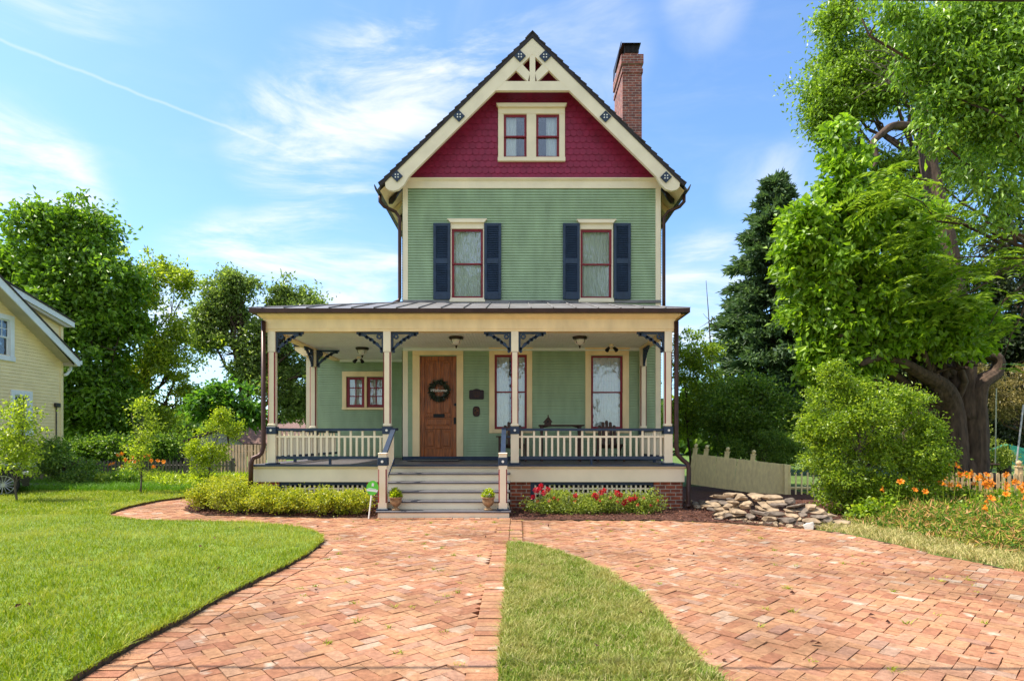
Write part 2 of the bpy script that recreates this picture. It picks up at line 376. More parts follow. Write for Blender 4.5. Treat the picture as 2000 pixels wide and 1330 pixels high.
def crown_pts(blobs, nclump, per, cr, shell=.45, droop=.25, flat=.7, out=.6, gaps=.30):
    b = np.array([x[:6] for x in blobs])
    sub = []                                        # boughs pushing out of each mass break the outline
    for q in b:
        for _ in range(4):
            d_ = rand_dirs(1)[0]; d_[2] = d_[2]*.8 + .1; k_ = rng.uniform(.28, .50)
            c_ = q[:3] + d_*q[3:6]*rng.uniform(.75, 1.12)
            e_ = 1 + rng.uniform(-.25, .45)
            sub.append([*c_, q[3]*k_*e_, q[4]*k_*e_, q[5]*k_/e_])
    b[:,3:6] *= .90
    b = np.vstack([b, np.array(sub)])
    vol = (b[:,3]*b[:,4]*b[:,5])**.72
    m = int(nclump*1.9)
    idx = rng.choice(len(b), size=m, p=vol/vol.sum())
    d = rand_dirs(m); r = rng.uniform(shell**3, 1, m)**(1/3)
    spur = rng.uniform(size=m) < .16
    r = np.where(spur, rng.uniform(1.0, 1.34, m), r)
    cc = b[idx,:3] + d*r[:,None]*b[idx,3:6]
    # uneven density: gaps and dense clumps
    fq = 1.15/max(.12, cr); ph = rng.uniform(0, 6.28, (5,3)); dirs = rng.normal(size=(5,3))*fq*np.array([[.5],[.8],[1.1],[.7],[1.4]])
    f = sum(np.sin(cc @ dirs[k] + ph[k,0]) for k in range(5))
    keep = np.argsort(-(f + rng.normal(0, .8, m)))[:int(m*(1-gaps))]
    keep = rng.permutation(keep)[:nclump]
    cc, idx, spur = cc[keep], idx[keep], spur[keep]; n = len(keep)
    cnt = np.maximum(3, (per*rng.uniform(.45, 1.6, n)*np.where(spur, .45, 1)).astype(int))
    cid = np.repeat(np.arange(n), cnt)
    szc = rng.uniform(.5, 1.5, n)*cr*np.where(spur, .6, 1)
    sz = szc[cid]
    g = rng.normal(size=(len(cid),3)); g[:,2] *= flat
    pos = cc[cid] + g*sz[:,None]*.55
    ax = rand_dirs(len(cid)) + out*unit(pos - b[idx,:3][cid]) + .5*rand_dirs(n)[cid]; ax[:,2] -= droop
    return pos, ax
def limb_path(a, b, n=6, wob=.12, sag=0.0):
    a = Vector(a); b = Vector(b); L = (b-a).length; out = []
    j = Vector((0,0,0))
    for i in range(n+1):
        t = i/n
        if 0 < i < n: j = j*.5 + Vector((random.gauss(0,1), random.gauss(0,1), random.gauss(0,.6)))*wob*L*.18
        out.append(a.lerp(b, t) + j*(1 if i < n else 0) + Vector((0,0,-sag*math.sin(math.pi*t)*L)))
    return out
def tree(name, label, cat, base, height, tr, blobs, leafm, nclump, per, cr, ll, lw, bark='bark', top=None, limbs=10, droop=.25, group=None, shell=.45, out=.6, upbias=.6, extra=None, fold=.25, gaps=.42):
    t = thing(name, label, cat, base, group)
    mb = MB()
    top = top or (base[0]+random.uniform(-.3,.3), base[1], base[2]+height*.8)
    path = limb_path(base, top, 7, .10)
    path[0] = Vector(base) - Vector((0,0,.2))
    rad = [tr*(1.25 if i == 0 else 1-.11*i) for i in range(8)]
    mb.tube(path, rad, 10)
    bl = sorted(blobs, key=lambda q: q[2])
    for i in range(limbs):
        q = blobs[i % len(blobs)]
        e = Vector((q[0] + random.uniform(-.5,.5)*q[3], q[1] + random.uniform(-.5,.5)*q[4], q[2] + random.uniform(-.3,.6)*q[5]))
        k = max(1, min(6, int(1 + 5*max(0, min(1, (e.z - base[2])/max(.1,height) - .15)))))
        s = path[k] if path[k].z < e.z + .3 else path[max(1,k-2)]
        lp = limb_path(s, e, 6, .22)
        mb.tube(lp, [rad[k]*.55*(1-.14*j) for j in range(7)], 7)
        for _ in range(4):
            j = random.randint(2,5); d = Vector((random.gauss(0,1), random.gauss(0,1), random.uniform(-.2,1))).normalized()
            mb.tube(limb_path(lp[j], lp[j] + d*q[3]*random.uniform(.5,.9), 4, .2), [rad[k]*.2, rad[k]*.17, rad[k]*.12, rad[k]*.08, rad[k]*.03], 5)
    if extra: extra(mb)
    mb.build('trunk', M[bark], t, smooth=True)
    pos, ax = crown_pts(blobs, int(nclump*1.12), int(per*1.6), cr*.92, shell, droop, out=out, gaps=gaps)
    leaves('crown', pos, ax, ll*.74, lw*.74, M[leafm], t, upbias=upbias, fold=fold)
    return t
def inside(poly, P):
    poly = np.array(poly); x, y = P[:,0], P[:,1]
    c = np.zeros(len(P), bool); n = len(poly); j = n-1
    for i in range(n):
        xi, yi = poly[i]; xj, yj = poly[j]
        with np.errstate(divide='ignore', invalid='ignore'):
            hit = ((yi > y) != (yj > y)) & (x < (xj-xi)*(y-yi)/(yj-yi+1e-12)+xi)
        c ^= hit; j = i
    return c
# ================================================================== THE HOUSE
PP, MW, WW, RK = 12.25, 14.7, 16.8, 14.25      # distances: porch posts, main wall, wing wall, gable overhang
FZ = .95                                        # porch floor
house = thing('house', 'two storey sage green Victorian house with burgundy shingled gable, cream trim and wide front porch', 'house', (X(1040, MW), MW, 0))
def P(mb, name, mat, parent=None, smooth=False): return mb.build(name, M[mat], parent or house, smooth=smooth)

# ---- clapboards: every board a sloping face with its own lower lip
def boards(mb, u0, u1, z0, z1, y, holes=(), expo=.065, T=None, thick=.026):
    T = T or (lambda u, d, z: (u, y - d, z))
    n = int(math.ceil((z1-z0)/expo))
    for i in range(n):
        a = z0 + i*expo; b = min(z1, a+expo)
        spans = [(u0, u1)]
        for (h0, h1, k0, k1) in holes:
            if a + .5*(b-a) > k0 and a + .5*(b-a) < k1:
                ns = []
                for s in spans:
                    if h1 <= s[0] or h0 >= s[1]: ns.append(s); continue
                    if h0 > s[0]: ns.append((s[0], h0))
                    if h1 < s[1]: ns.append((h1, s[1]))
                spans = ns
        for s in spans: mb.quad(T(s[0], -.006, a-.004), T(s[1], -.006, a-.004), T(s[1], -.006, b+.004), T(s[0], -.006, b+.004))
        cut_ = []
        for s in spans:                                  # butt joints between board lengths
            u = s[0] + random.uniform(.6, 4.5)
            while u < s[1] - .3:
                cut_.append((s[0], u-.0012)); s = (u+.0012, s[1]); u += random.uniform(2.2, 4.8)
            cut_.append(s)
        for s in cut_:
            j = .003*random.random()
            g = .10*expo
            mb.quad(T(s[0], thick+j, a+g), T(s[1], thick+j, a+g), T(s[1], .004, b), T(s[0], .004, b))
            mb.quad(T(s[0], -.004, a+g), T(s[1], -.004, a+g), T(s[1], thick+j, a+g), T(s[0], thick+j, a+g))
            mb.quad(T(s[0], -.004, a), T(s[1], -.004, a), T(s[1], -.004, a+g), T(s[0], -.004, a+g)); mb.quad(T(s[0], .004, a), T(s[1], .004, a), T(s[1], -.004, a), T(s[0], -.004, a))
    return mb
WL, WR = X(787, MW), X(1290, MW)
z_fr0, z_fr1 = Z(369, MW), Z(354, MW)          # frieze board
CBW = 10*MW/F
# window openings: (x0,x1,z0,z1) of the sash
def opening(a, b, t, l, D): return (X(a, D), X(b, D), Z(l, D), Z(t, D))
W2L = opening(882.5, 943.5, 448, 583, MW); W2R = opening(1133.5, 1194.5, 449, 583.5, MW)
W1L = opening(966, 1029, 693, 838, MW); W1R = opening(1154, 1216, 694, 838, MW)
GWL = opening(984, 1028.5, 225.5, 309.5, MW); GWR = opening(1047, 1092, 225.5, 309.5, MW)
WWL = opening(677, 712.5, 735.5, 796, WW); WWR = opening(717, 752, 735.5, 796, WW)
DOOR = (X(820, MW), X(892, MW), FZ + .03, Z(694, MW))
mb = boards(MB(), WL+CBW, WR-CBW, FZ+.02, z_fr0, MW, [W2L, W2R, W1L, W1R, DOOR])
P(mb, 'front_siding', 'green')
# side and back walls of the main block
mb = MB()
boards(mb, MW, MW+10, 0.6, z_fr1-.2, 0, expo=.065, T=lambda u, d, z: (WR + d, u, z))
P(mb, 'side_siding', 'green')
mb = MB()
boards(mb, MW, MW+10, 0.6, z_fr1-.2, 0, expo=.065, T=lambda u, d, z: (WL - d, u, z))
P(mb, 'side_siding', 'green')
mb = MB(); mb.box(WL+.02, WR-.02, MW+9.9, MW+10, .5, z_fr1+.2); P(mb, 'back_wall', 'green')
for x in (WL, WR-CBW):
    mb = MB(); mb.box(x, x+CBW, MW-.028, MW+.10, FZ+.0, z_fr0-.002); P(mb, 'corner_board', 'cream2')
mb = MB(); mb.box(WL-.01, WR+.01, MW-.034, MW+.1, z_fr0, z_fr1)
mb.prism_x([(MW-.034, z_fr1-.02), (MW-.10, z_fr1+.03), (MW-.10, z_fr1+.045), (MW, z_fr1+.045)], WL-.02, WR+.02)
P(mb, 'frieze_board', 'cream2')

# ---- windows
def double_hung(op, D, name='window', trim='cream', cas=(.14,.14,.17,.13), crown=(.04,.07), curtain='full', grid=None, sashm='maroon', sill=True, deep=.45):
    x0, x1, z0, z1 = op
    cl, cr_, ct, cb = cas
    mb = MB()
    fy0, fy1 = D-.04, D+.05
    mb.bevbox(x0-cl, x0, fy0, fy1, z0, z1); mb.bevbox(x1, x1+cr_, fy0, fy1, z0, z1)
    mb.bevbox(x0-cl, x1+cr_, fy0-.002, fy1, z1, z1+ct)
    if sill: mb.bevbox(x0-cl-.02, x1+cr_+.02, fy0-.035, fy1, z0-cb, z0)
    else: mb.bevbox(x0-cl, x1+cr_, fy0-.002, fy1, z0-cb, z0)
    w = mb.build(name, M[trim], house)
    if crown:
        e, hgt = crown
        mb = MB(); zt = z1+ct
        mb.prism([(x0-cl, zt), (x1+cr_, zt), (x1+cr_+e*.8, zt+hgt*.75), (x1+cr_+e*1.1, zt+hgt*.78), (x1+cr_+e*1.1, zt+hgt), (x0-cl-e*1.1, zt+hgt), (x0-cl-e*1.1, zt+hgt*.78), (x0-cl-e*.8, zt+hgt*.75)], D-.10, D+.01)
        mb.build('window_crown', M[trim], w)
    sash_panes(w, op, D, sashm, grid)
    interior(w, op, D, curtain, deep)
    return w
def sash_panes(w, op, D, sashm, grid=None):
    x0, x1, z0, z1 = op; zm = (z0+z1)/2; s = .085 if grid else .056
    def sash(a, b, y, lo, hi):
        mb = MB()
        mb.box(x0, x0+s, y, y+.035, a, b); mb.box(x1-s, x1, y, y+.035, a, b)
        mb.box(x0+s, x1-s, y, y+.035, a, a+lo); mb.box(x0+s, x1-s, y, y+.035, b-hi, b)
        if grid:
            for i in range(1, grid[0]):
                x = x0+s+(x1-x0-2*s)*i/grid[0]; mb.box(x-.014, x+.014, y+.004, y+.03, a+lo, b-hi)
            for i in range(1, grid[1]):
                z = a+lo+(b-a-lo-hi)*i/grid[1]; mb.box(x0+s, x1-s, y+.005, y+.029, z-.014, z+.014)
        so = mb.build('sash', M[sashm], w)
        pb = MB(); pb.box(x0+s, x1-s, y+.016, y+.019, a+lo, b-hi); pb.build('pane', M['glass'], w)
    if grid: sash(z0, z1, D+.0, s, s)
    else:
        sash(zm-.015, z1, D+.0, .030, s); sash(z0, zm+.015, D+.037, .062, .030)
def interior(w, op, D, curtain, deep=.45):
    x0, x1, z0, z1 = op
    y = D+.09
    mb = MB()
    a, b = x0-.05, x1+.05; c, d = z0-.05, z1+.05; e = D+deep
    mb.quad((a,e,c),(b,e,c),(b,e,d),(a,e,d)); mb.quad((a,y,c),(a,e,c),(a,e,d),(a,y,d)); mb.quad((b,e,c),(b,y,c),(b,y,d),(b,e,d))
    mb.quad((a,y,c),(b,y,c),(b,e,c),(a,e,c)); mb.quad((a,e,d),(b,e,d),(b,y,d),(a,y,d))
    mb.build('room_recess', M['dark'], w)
    def drape(u0, u1, lean=0.0, zb=None):
        cb = MB(); n = 36; zb = c if zb is None else zb; zs = [d - (d-zb)*k/10 for k in range(11)]
        vs = []; fs = []; ph = random.random()*6; fq = random.uniform(70, 95)
        for k, z in enumerate(zs):
            t = k/10
            for i in range(n+1):
                q = i/n; u = u0 + (u1-u0)*q + lean*t*t*(1-q if lean < 0 else q)
                vs.append((u, y+.012+.02*math.sin(ph+fq*(u0+(u1-u0)*q)+.6*math.sin(3*t+ph))*(.4+.6*t), z))
        for k in range(10):
            for i in range(n): fs.append((k*(n+1)+i, (k+1)*(n+1)+i, (k+1)*(n+1)+i+1, k*(n+1)+i+1))
        cb.add(vs, fs); cb.build('curtain', M['curtain'], w, smooth=True)
    W = x1-x0
    if curtain == 'full': drape(x0, x0+W*.52); drape(x0+W*.48, x1)
    elif curtain == 'left': drape(x0, x0+W*.55, lean=-.05)
    elif curtain == 'right': drape(x0+W*.45, x1, lean=.03)
    elif curtain == 'sheer': drape(x0+.02, x1-.02)
    elif curtain == 'parted': drape(x0, x0+W*.45, lean=-.12); drape(x0+W*.6, x1, lean=.10)
pw = MW/F
double_hung(W2L, MW, trim='cream2', cas=(2.5*pw, 2.5*pw, 11*pw, 8*pw), crown=(5*pw, 7*pw))
double_hung(W2R, MW, trim='cream2', cas=(2.5*pw, 2.5*pw, 11*pw, 8*pw), crown=(5*pw, 7*pw))
double_hung(W1L, MW, cas=(10.5*pw, 10.5*pw, 11*pw, 8*pw), crown=(3*pw, 7*pw), sill=False, curtain='parted')
double_hung(W1R, MW, cas=(11*pw, 12*pw, 11*pw, 8*pw), crown=(3*pw, 7*pw), sill=False, curtain='sheer')
# gable pair shares one wide frame
def pair(opA, opB, D, trim, l, r, t, b, crown, curt, grid=None):
    mb = MB(); fy0, fy1 = D-.05, D+.05
    z0, z1 = opA[2], opA[3]
    mb.bevbox(opA[0]-l, opA[0], fy0, fy1, z0, z1); mb.bevbox(opB[1], opB[1]+r, fy0, fy1, z0, z1); mb.bevbox(opA[1], opB[0], fy0, fy1, z0, z1)
    mb.bevbox(opA[0]-l, opB[1]+r, fy0-.003, fy1, z1, z1+t); mb.bevbox(opA[0]-l-.01, opB[1]+r+.01, fy0-.012, fy1, z0-b, z0)
    w = mb.build('window', M[trim], house)
    if crown:
        mb = MB(); zt = z1+t; e, hgt = crown
        mb.prism([(opA[0]-l, zt), (opB[1]+r, zt), (opB[1]+r+e*.8, zt+hgt*.75), (opB[1]+r+e*1.1, zt+hgt*.78), (opB[1]+r+e*1.1, zt+hgt), (opA[0]-l-e*1.1, zt+hgt), (opA[0]-l-e*1.1, zt+hgt*.78), (opA[0]-l-e*.8, zt+hgt*.75)], D-.12, D+.01)
        mb.build('window_crown', M[trim], w)
    for op, c in ((opA, curt[0]), (opB, curt[1])):
        sash_panes(w, op, D, 'maroon', grid); interior(w, op, D, c)
pair(GWL, GWR, MW-.02, 'cream2', 11*pw, 11*pw, 11*pw, 8*pw, (3*pw, 7*pw), ('left', 'right'))
pv = WW/F
pair(WWL, WWR, WW, 'cream', 8*pv, 8*pv, 10*pv, 4*pv, None, ('sheer', 'full'), grid=(2, 3))

# ---- shutters with louvres
def shutter(a, b):
    x0, x1, z0, z1 = X(a, MW), X(b, MW), Z(586, MW), Z(438, MW)
    mb = MB(); y0, y1 = MW-.085, MW-.045; s = .065; zm = z0 + (z1-z0)*.50
    mb.bevbox(x0, x0+s, y0, y1, z0, z1); mb.bevbox(x1-s, x1, y0, y1, z0, z1)
    for c, d in ((z0, z0+.17), (zm-.06, zm+.06), (z1-.075, z1)): mb.box(x0+s, x1-s, y0+.002, y1, c, d)
    for c, d in ((z0+.17, zm-.06), (zm+.06, z1-.075)):
        n = int((d-c)/.042); st = (d-c)/n
        for i in range(n):
            z = c + i*st
            mb.add([(x0+s, y0+.004, z), (x1-s, y0+.004, z), (x1-s, y1-.004, z+st*.95), (x0+s, y1-.004, z+st*.95), (x0+s, y0+.004, z+.008), (x1-s, y0+.004, z+.008), (x1-s, y1-.004, z+st*.95+.008), (x0+s, y1-.004, z+st*.95+.008)],
                   [(0,1,5,4),(4,5,6,7),(3,2,1,0)])
    mb.box(x0+s, x1-s, y1-.003, y1, z0+.17, z1-.075)
    P(mb, 'shutter', 'navy')
for a, b in ((847, 880), (946, 979), (1099, 1132), (1198, 1231)): shutter(a, b)

# ---- gable wall of fish scale shingles
apx, apz = X(1040, MW), Z(66, MW) - .12
gz0 = z_fr1 + .045
slope = .985
mb = MB()
gl, gr, gt, gb = GWL[0]-.08, GWR[1]+.08, GWL[3]+.08, GWL[2]-.06
def tri_x(z): return (apz - z)/slope
for (za, zb, u0, u1) in ((gz0, gb, None, None), (gb, gt, None, gl), (gb, gt, gr, None), (gt, apz-.02, None, None)):
    xa0 = apx - tri_x(za) if u0 is None else u0; xb0 = apx - tri_x(zb) if u0 is None else u0
    xa1 = apx + tri_x(za) if u1 is None else u1; xb1 = apx + tri_x(zb) if u1 is None else u1
    mb.quad((xa0, MW, za), (xa1, MW, za), (xb1, MW, zb), (xb0, MW, zb))
rh, sw = .152, .155
row = 0; z = gz0 - .02
while z < apz - .25:
    hw = tri_x(z + rh*.5) - .03
    n = int(2*hw/sw) + 2
    offx = (row % 2)*sw*.5
    for i in range(-n//2-1, n//2+2):
        x = apx + i*sw + offx
        if abs(x - apx) > hw - .04: continue
        if x > gl - .02 and x < gr + .02 and z + rh > gb and z < gt - .05: continue
        w2 = sw*.485; r = sw*.5; y0 = MW - .020 - random.random()*.004; top = z + rh + .06
        pts = [(x - w2, z + r*.62)]
        for k in range(1, 6):
            t = math.pi*(1 + k/6); pts.append((x + w2*math.cos(t), z + r*.62 + r*.62*math.sin(t)))
        pts.append((x + w2, z + r*.62))
        fr = [(p[0], y0, p[1]) for p in pts]; bk = [(p[0], MW, p[1]) for p in pts]
        m_ = len(pts)
        mb.add(fr + bk + [(x + w2, MW - .003, top), (x - w2, MW - .003, top)],
               [tuple(range(m_)) + (2*m_, 2*m_+1)] + [(k+1, k, k+m_, k+1+m_) for k in range(m_-1)])
    z += rh; row += 1
P(mb, 'gable_shingles', 'burg')

# ---- main roof: stepped courses of shingles on two slopes, open eaves
RB = MW + 10.4
ax, az = X(1040, RK), Z(66, RK)
exl, exr, ez = X(741, RK), X(1338.5, RK), Z(359, RK)
def roof_side(sgn, ex):
    mb = MB(); n = 26; th = .035
    dx, dz = (ex-ax)/n, (ez-az)/n
    L = math.hypot(dx, dz); nx, nz = (-dz/L*1.0, dx/L) if sgn < 0 else (dz/L, -dx/L)
    if nz < 0: nx, nz = -nx, -nz
    for i in range(n):
        x0, z0 = ax + dx*i, az + dz*i; x1, z1 = ax + dx*(i+1.06), az + dz*(i+1.06)
        j = random.uniform(-.012, .012)
        poly = [(x0, z0), (x1 , z1 ), (x1 + nx*th, z1 + nz*th), (x0 + nx*.006, z0 + nz*.006)]
        mb.prism(poly, RK-.03+j, RB)
    poly = [(ax, az), (ex, ez), (ex - nx*.07, ez - nz*.07), (ax, az - .07/abs(nz))]
    P(mb, 'roof_shingles', 'roofing')
    mb = MB(); mb.prism([(q[0], q[1]-.004) for q in poly], RK-.02, RB-.02)
    P(mb, 'roof_deck_edge', 'bronze')
roof_side(-1, exl); roof_side(1, exr)
mb = MB()
for k in range(24):
    y = RK - .04 + k*.45
    mb.prism([(ax-.13, az-.10), (ax, az+.035), (ax+.13, az-.10), (ax+.14, az-.085), (ax, az+.055), (ax-.14, az-.085)], y, y+.46)
P(mb, 'ridge_cap', 'roofing')
# soffit underside boards
for sgn, ex in ((-1, exl), (1, exr)):
    mb = MB()
    e = .085
    mb.prism([(ax, az-e*1.42), (ex, ez-e*1.42), (ex, ez-e*1.42-.02), (ax, az-e*1.42-.02)], RK+.10, RB-.05)
    P(mb, 'soffit', 'cream')
def px_poly(pts, D): return [(X(a, D), Z(b, D)) for a, b in pts]
mir = lambda pts: [(2080-a, b) for a, b in pts]
rake = [(1040, 75), (752, 356), (753, 366), (759, 371), (768, 373), (779, 370), (789, 361), (798, 345), (967, 178), (1040, 106)]
mb = MB(); mb.prism(px_poly(rake, RK), RK, RK+.09); P(mb, 'rake_board', 'cream2')
mb = MB(); mb.prism(px_poly(mir(rake), RK), RK, RK+.09); P(mb, 'rake_board', 'cream2')
mb = MB()
mb.prism(px_poly([(966, 177), (1114, 177), (1098, 159), (982, 159)], RK), RK+.003, RK+.087)
mb.prism(px_poly([(1034.5, 100), (1045.5, 100), (1045.5, 160), (1034.5, 160)], RK), RK+.004, RK+.086)
st = [(1035, 142), (1031, 160), (1003, 133), (1016, 121)]
mb.prism(px_poly(st, RK), RK+.005, RK+.085); mb.prism(px_poly(mir(st), RK), RK+.005, RK+.085)
P(mb, 'gable_truss', 'cream2')
for cx, cy in ((1015.5, 111), (1064.5, 111.5), (896.5, 228), (1182.5, 229), (775.5, 345), (1300.5, 347)):
    x, z_, r = X(cx, RK), Z(cy, RK), 11.2*RK/F
    mb = MB(); mb.prism([(x-r, z_), (x, z_-r), (x+r, z_), (x, z_+r)], RK-.035, RK+.0)
    ro = P(mb, 'rosette_block', 'navy')
    q = 2.6*RK/F
    for sx in (-1, 1):
        for sz in (-1, 1):
            mb = MB(); mb.disc_y(x+sx*q, z_+sz*q, 1.35*RK/F, RK-.043, RK-.034, 10); mb.build('rosette_button', M['whitedot'], ro)
# exposed rafter tails, gutters, downspouts
for sgn, ex, wall in ((-1, exl, WL), (1, exr, WR)):
    for k in range(9):
        y = MW + .25 + k*.62
        mb = MB()
        dirx = (ax-ex); L = math.hypot(dirx, az-ez); ux, uz = dirx/L, (az-ez)/L
        b0 = (ex + ux*.10, ez + uz*.10 - .16)
        w_ = abs(wall-ex) + .02
        pts = [(b0[0], b0[1]), (b0[0], b0[1]-.10)]
        for i in range(1, 6):
            t = i/5; xx = b0[0] + (wall-b0[0])*t
            pts.append((xx, b0[1] + (wall-b0[0])*t*(uz/ux) - .12 - .06*math.sin(t*2*math.pi)))
        pts.append((wall, b0[1] + (wall-b0[0])*(uz/ux)))
        mb.prism(pts, y, y+.07); P(mb, 'rafter_tail', 'cream' if k % 2 else 'bronze')
    mb = MB()
    g = ex + sgn*.055; gz = ez - .06
    prof = [(g-.075, gz+.05), (g-.075, gz-.0), (g-.05, gz-.075), (g, gz-.10), (g+.05, gz-.075), (g+.075, gz), (g+.09, gz+.05), (g+.07, gz+.05), (g+.05, gz), (g, gz-.07), (g-.05, gz), (g-.06, gz+.05)]
    mb.prism(prof, RK+.02, RB); P(mb, 'gutter', 'gutter')
    mb = MB(); dsx = wall + sgn*.075
    zb = Z(596, MW-.1)
    path = [(g, RK+.30, gz-.08), (g, RK+.30, gz-.25), (g - sgn*.10, RK+.32, gz-.36), (dsx + sgn*.10, RK+.40, gz-.46), (dsx, RK+.42, gz-.60), (dsx, RK+.42, zb+.20)]
    if sgn < 0: path += [(dsx-.02, RK+.40, zb+.12), (dsx-.15, RK+.32, zb+.03), (dsx-.24, RK+.28, zb+.02)]
    else: path += [(dsx, RK+.42, zb-.02)]
    mb.tube(path, .042, 10); P(mb, 'downspout', 'brown_metal', smooth=True)
# ---- chimney on the right wall
CD = 18.0
c0, c1, ct = X(1216, CD), X(1253.5, CD), Z(108, CD)
mb = MB(); mb.box(c0, c1, CD, CD+1.45, 0, ct-.55)
mb.box(c0-.03, c1+.03, CD-.03, CD+1.48, ct-.55, ct-.42); mb.box(c0-.0, c1+.0, CD-.0, CD+1.45, ct-.42, ct-.28)
mb.box(c0-.045, c1+.045, CD-.045, CD+1.495, ct-.28, ct)
ch = P(mb, 'chimney', 'chimbrick')
mb = MB(); a0, a1 = c0+.08, c1-.08
for i in range(12):
    x = a0 + (a1-a0)*i/11; mb.box(x-.008, x+.008, CD+.08, CD+.09, ct+.12, ct+.36)
for i in range(26):
    y = CD+.1 + 1.2*i/25; mb.box(a0-.004, a0+.004, y-.007, y+.007, ct+.12, ct+.36); mb.box(a1-.004, a1+.004, y-.007, y+.007, ct+.12, ct+.36)
mb.build('spark_screen', M['bronze'], ch)
mb = MB(); mb.box(a0+.01, a1-.01, CD+.10, CD+1.30, ct, ct+.12); mb.build('flue', M['brick'], ch)
mb = MB(); mb.add([(c0-.02, CD+.0, ct+.37), (c1-.02, CD+.0, ct+.37), (c1+.0, CD+1.4, ct+.37), (c0-.05, CD+1.4, ct+.30), (c0+.1, CD+.12, ct+.42), (c1-.1, CD+.12, ct+.42), (c1-.1, CD+1.3, ct+.42), (c0+.1, CD+1.3, ct+.42)],
    [(3,2,1,0),(4,5,6,7),(0,1,5,4),(1,2,6,5),(2,3,7,6),(3,0,4,7)])
mb.prism_x([(CD-.0, ct+.40), (CD+1.4, ct+.40), (CD+1.45, ct+.05), (CD+1.3, ct+.10)], c0-.05, c0-.03)
mb.build('chimney_cap', M['bronze'], ch)
mb = MB(); mb.tube([(c0-.06, CD+.95, ct-1.2), (c0-.12, CD+.95, ct-1.4), (c0-.12, CD+.95, ct-3.3)], .012, 6); mb.build('cable', M['black'], ch)

# ---- wing on the left, set back
wl = X(600, WW)
wr = WL
zw = Z(697, WW)
mb = boards(MB(), wl+.1, wr, FZ-.35, zw+.12, WW, [WWL, WWR]); P(mb, 'wing_siding', 'green')
mb = MB(); boards(mb, WW, WW+6, .4, zw+.1, 0, T=lambda u, d, z: (wl - d, u, z)); P(mb, 'wing_siding', 'green')
mb = MB(); mb.box(wl-.02, wl+.13, WW-.03, WW+.1, .3, zw); P(mb, 'corner_board', 'cream2')
e0 = X(575, WW-.25)
mb = MB()
mb.prism([(e0+.22, zw), (wr, zw), (wr, zw+.25), (e0, zw+.25), (e0, zw+.16)], WW-.22, WW+6.2); P(mb, 'wing_cornice', 'cream')
mb = MB(); mb.box(e0-.03, wr, WW-.26, WW+6.3, zw+.25, zw+.32)
mb.add([(e0, WW-.2, zw+.32), (wr, WW-.2, zw+.32), (wr, WW+6, zw+1.3), (e0, WW+6, zw+1.3)], [(0,1,2,3)])
P(mb, 'wing_roof', 'bronze')
# return wall of the main block above the porch floor
mb = MB(); boards(mb, MW, WW, FZ, 3.9, 0, T=lambda u, d, z: (WL - d - .004, u, z)); P(mb, 'side_siding', 'green')

# ================================================================== PORCH (parts of the house)
FD = PP - .08                                     # fascia face
RE = 11.95
fx0, fx1 = X(516, FD), X(1317.5, FD)
zb0 = Z(647, FD); zb1 = Z(624, FD)
re0, re1 = X(486, RE), X(1348, RE); rz0, rz1 = Z(610, RE), Z(602, RE)
# beams
mb = MB(); mb.box(fx0, fx1, FD, FD+.20, zb0, rz0+.02)
mb.box(fx0-.0, fx1+.0, FD-.012, FD+.0, zb0+.05, zb1-.02)
mb.box(fx0, fx0+.20, FD+.20, WW-.02, zb0, rz0); mb.box(fx1-.20, fx1, FD+.20, MW-.03, zb0, rz0)
P(mb, 'porch_beam', 'cream')
# cornice in steps on the front and both ends
mb = MB()
def ring(o0, z0_, o1, z1_):
    """band running round the porch front, leaning outward from o0 to o1"""
    A = [(fx0-o0, WW), (fx0-o0, FD-o0), (fx1+o0, FD-o0), (fx1+o0, MW)]; B = [(fx0-o1, WW), (fx0-o1, FD-o1), (fx1+o1, FD-o1), (fx1+o1, MW)]
    for i in range(3):
        mb.quad((*A[i], z0_), (*A[i+1], z0_), (*B[i+1], z1_), (*B[i], z1_))
zc = zb1
ring(.012, zc-.02, .012, zc); ring(.012, zc, .10, zc+.07); ring(.10, zc+.07, .10, zc+.105); ring(.10, zc+.105, .19, zc+.155); ring(.19, zc+.155, .21, rz0+.002)
P(mb, 'porch_cornice', 'cream')
mb = MB(); mb.box(re0, re1, RE, RE+.012, rz0, rz1); mb.box(re0, re0+.012, RE+.012, WW, rz0, rz1); mb.box(re1-.012, re1, RE+.012, MW, rz0, rz1)
mb.quad((re0, RE, rz0), (re1, RE, rz0), (re1, RE+.2, rz0), (re0, RE+.2, rz0)); mb.quad((re0, RE+.2, rz0), (re0+.2, RE+.2, rz0), (re0+.2, WW, rz0), (re0, WW, rz0))
P(mb, 'roof_edge_flashing', 'brown_metal')
# hipped standing seam roof
zt = Z(591, MW)
tl, trr = WL, X(1090, MW)
A, B_, Cc, D_ = (re0, RE, rz1), (re1, RE, rz1), (trr, MW, zt), (tl, MW, zt)
E_ = (re0, WW+.0, rz1); F_ = (tl, WW, zt); Gp = (re1, MW, rz1+.0)
mb = MB(); mb.quad(A, B_, Cc, D_); mb.quad(E_, A, D_, F_); mb.add([B_, Gp, Cc], [(0,1,2)])
def seam(p, q):
    p = Vector(p); q = Vector(q); mb.tube([p + Vector((0,0,.012)), q + Vector((0,0,.012))], .014, 4)
x = re0 + .25
while x < re1 - .1:
    def yat(x):
        if x < tl: return RE + (x-re0)/(tl-re0)*(MW-RE)
        if x > trr: return RE + (re1-x)/(re1-trr)*(MW-RE)
        return MW
    y1 = yat(x); seam((x, RE, rz1), (x, y1, rz1 + (zt-rz1)*(y1-RE)/(MW-RE))); x += .45
y = RE + .4
while y < WW:
    t = min(1, (y-RE)/(MW-RE)); seam((re0, y, rz1), (re0 + (tl-re0)*t, y, rz1 + (zt-rz1)*t)); y += .45
seam(A, D_); seam(B_, Cc)
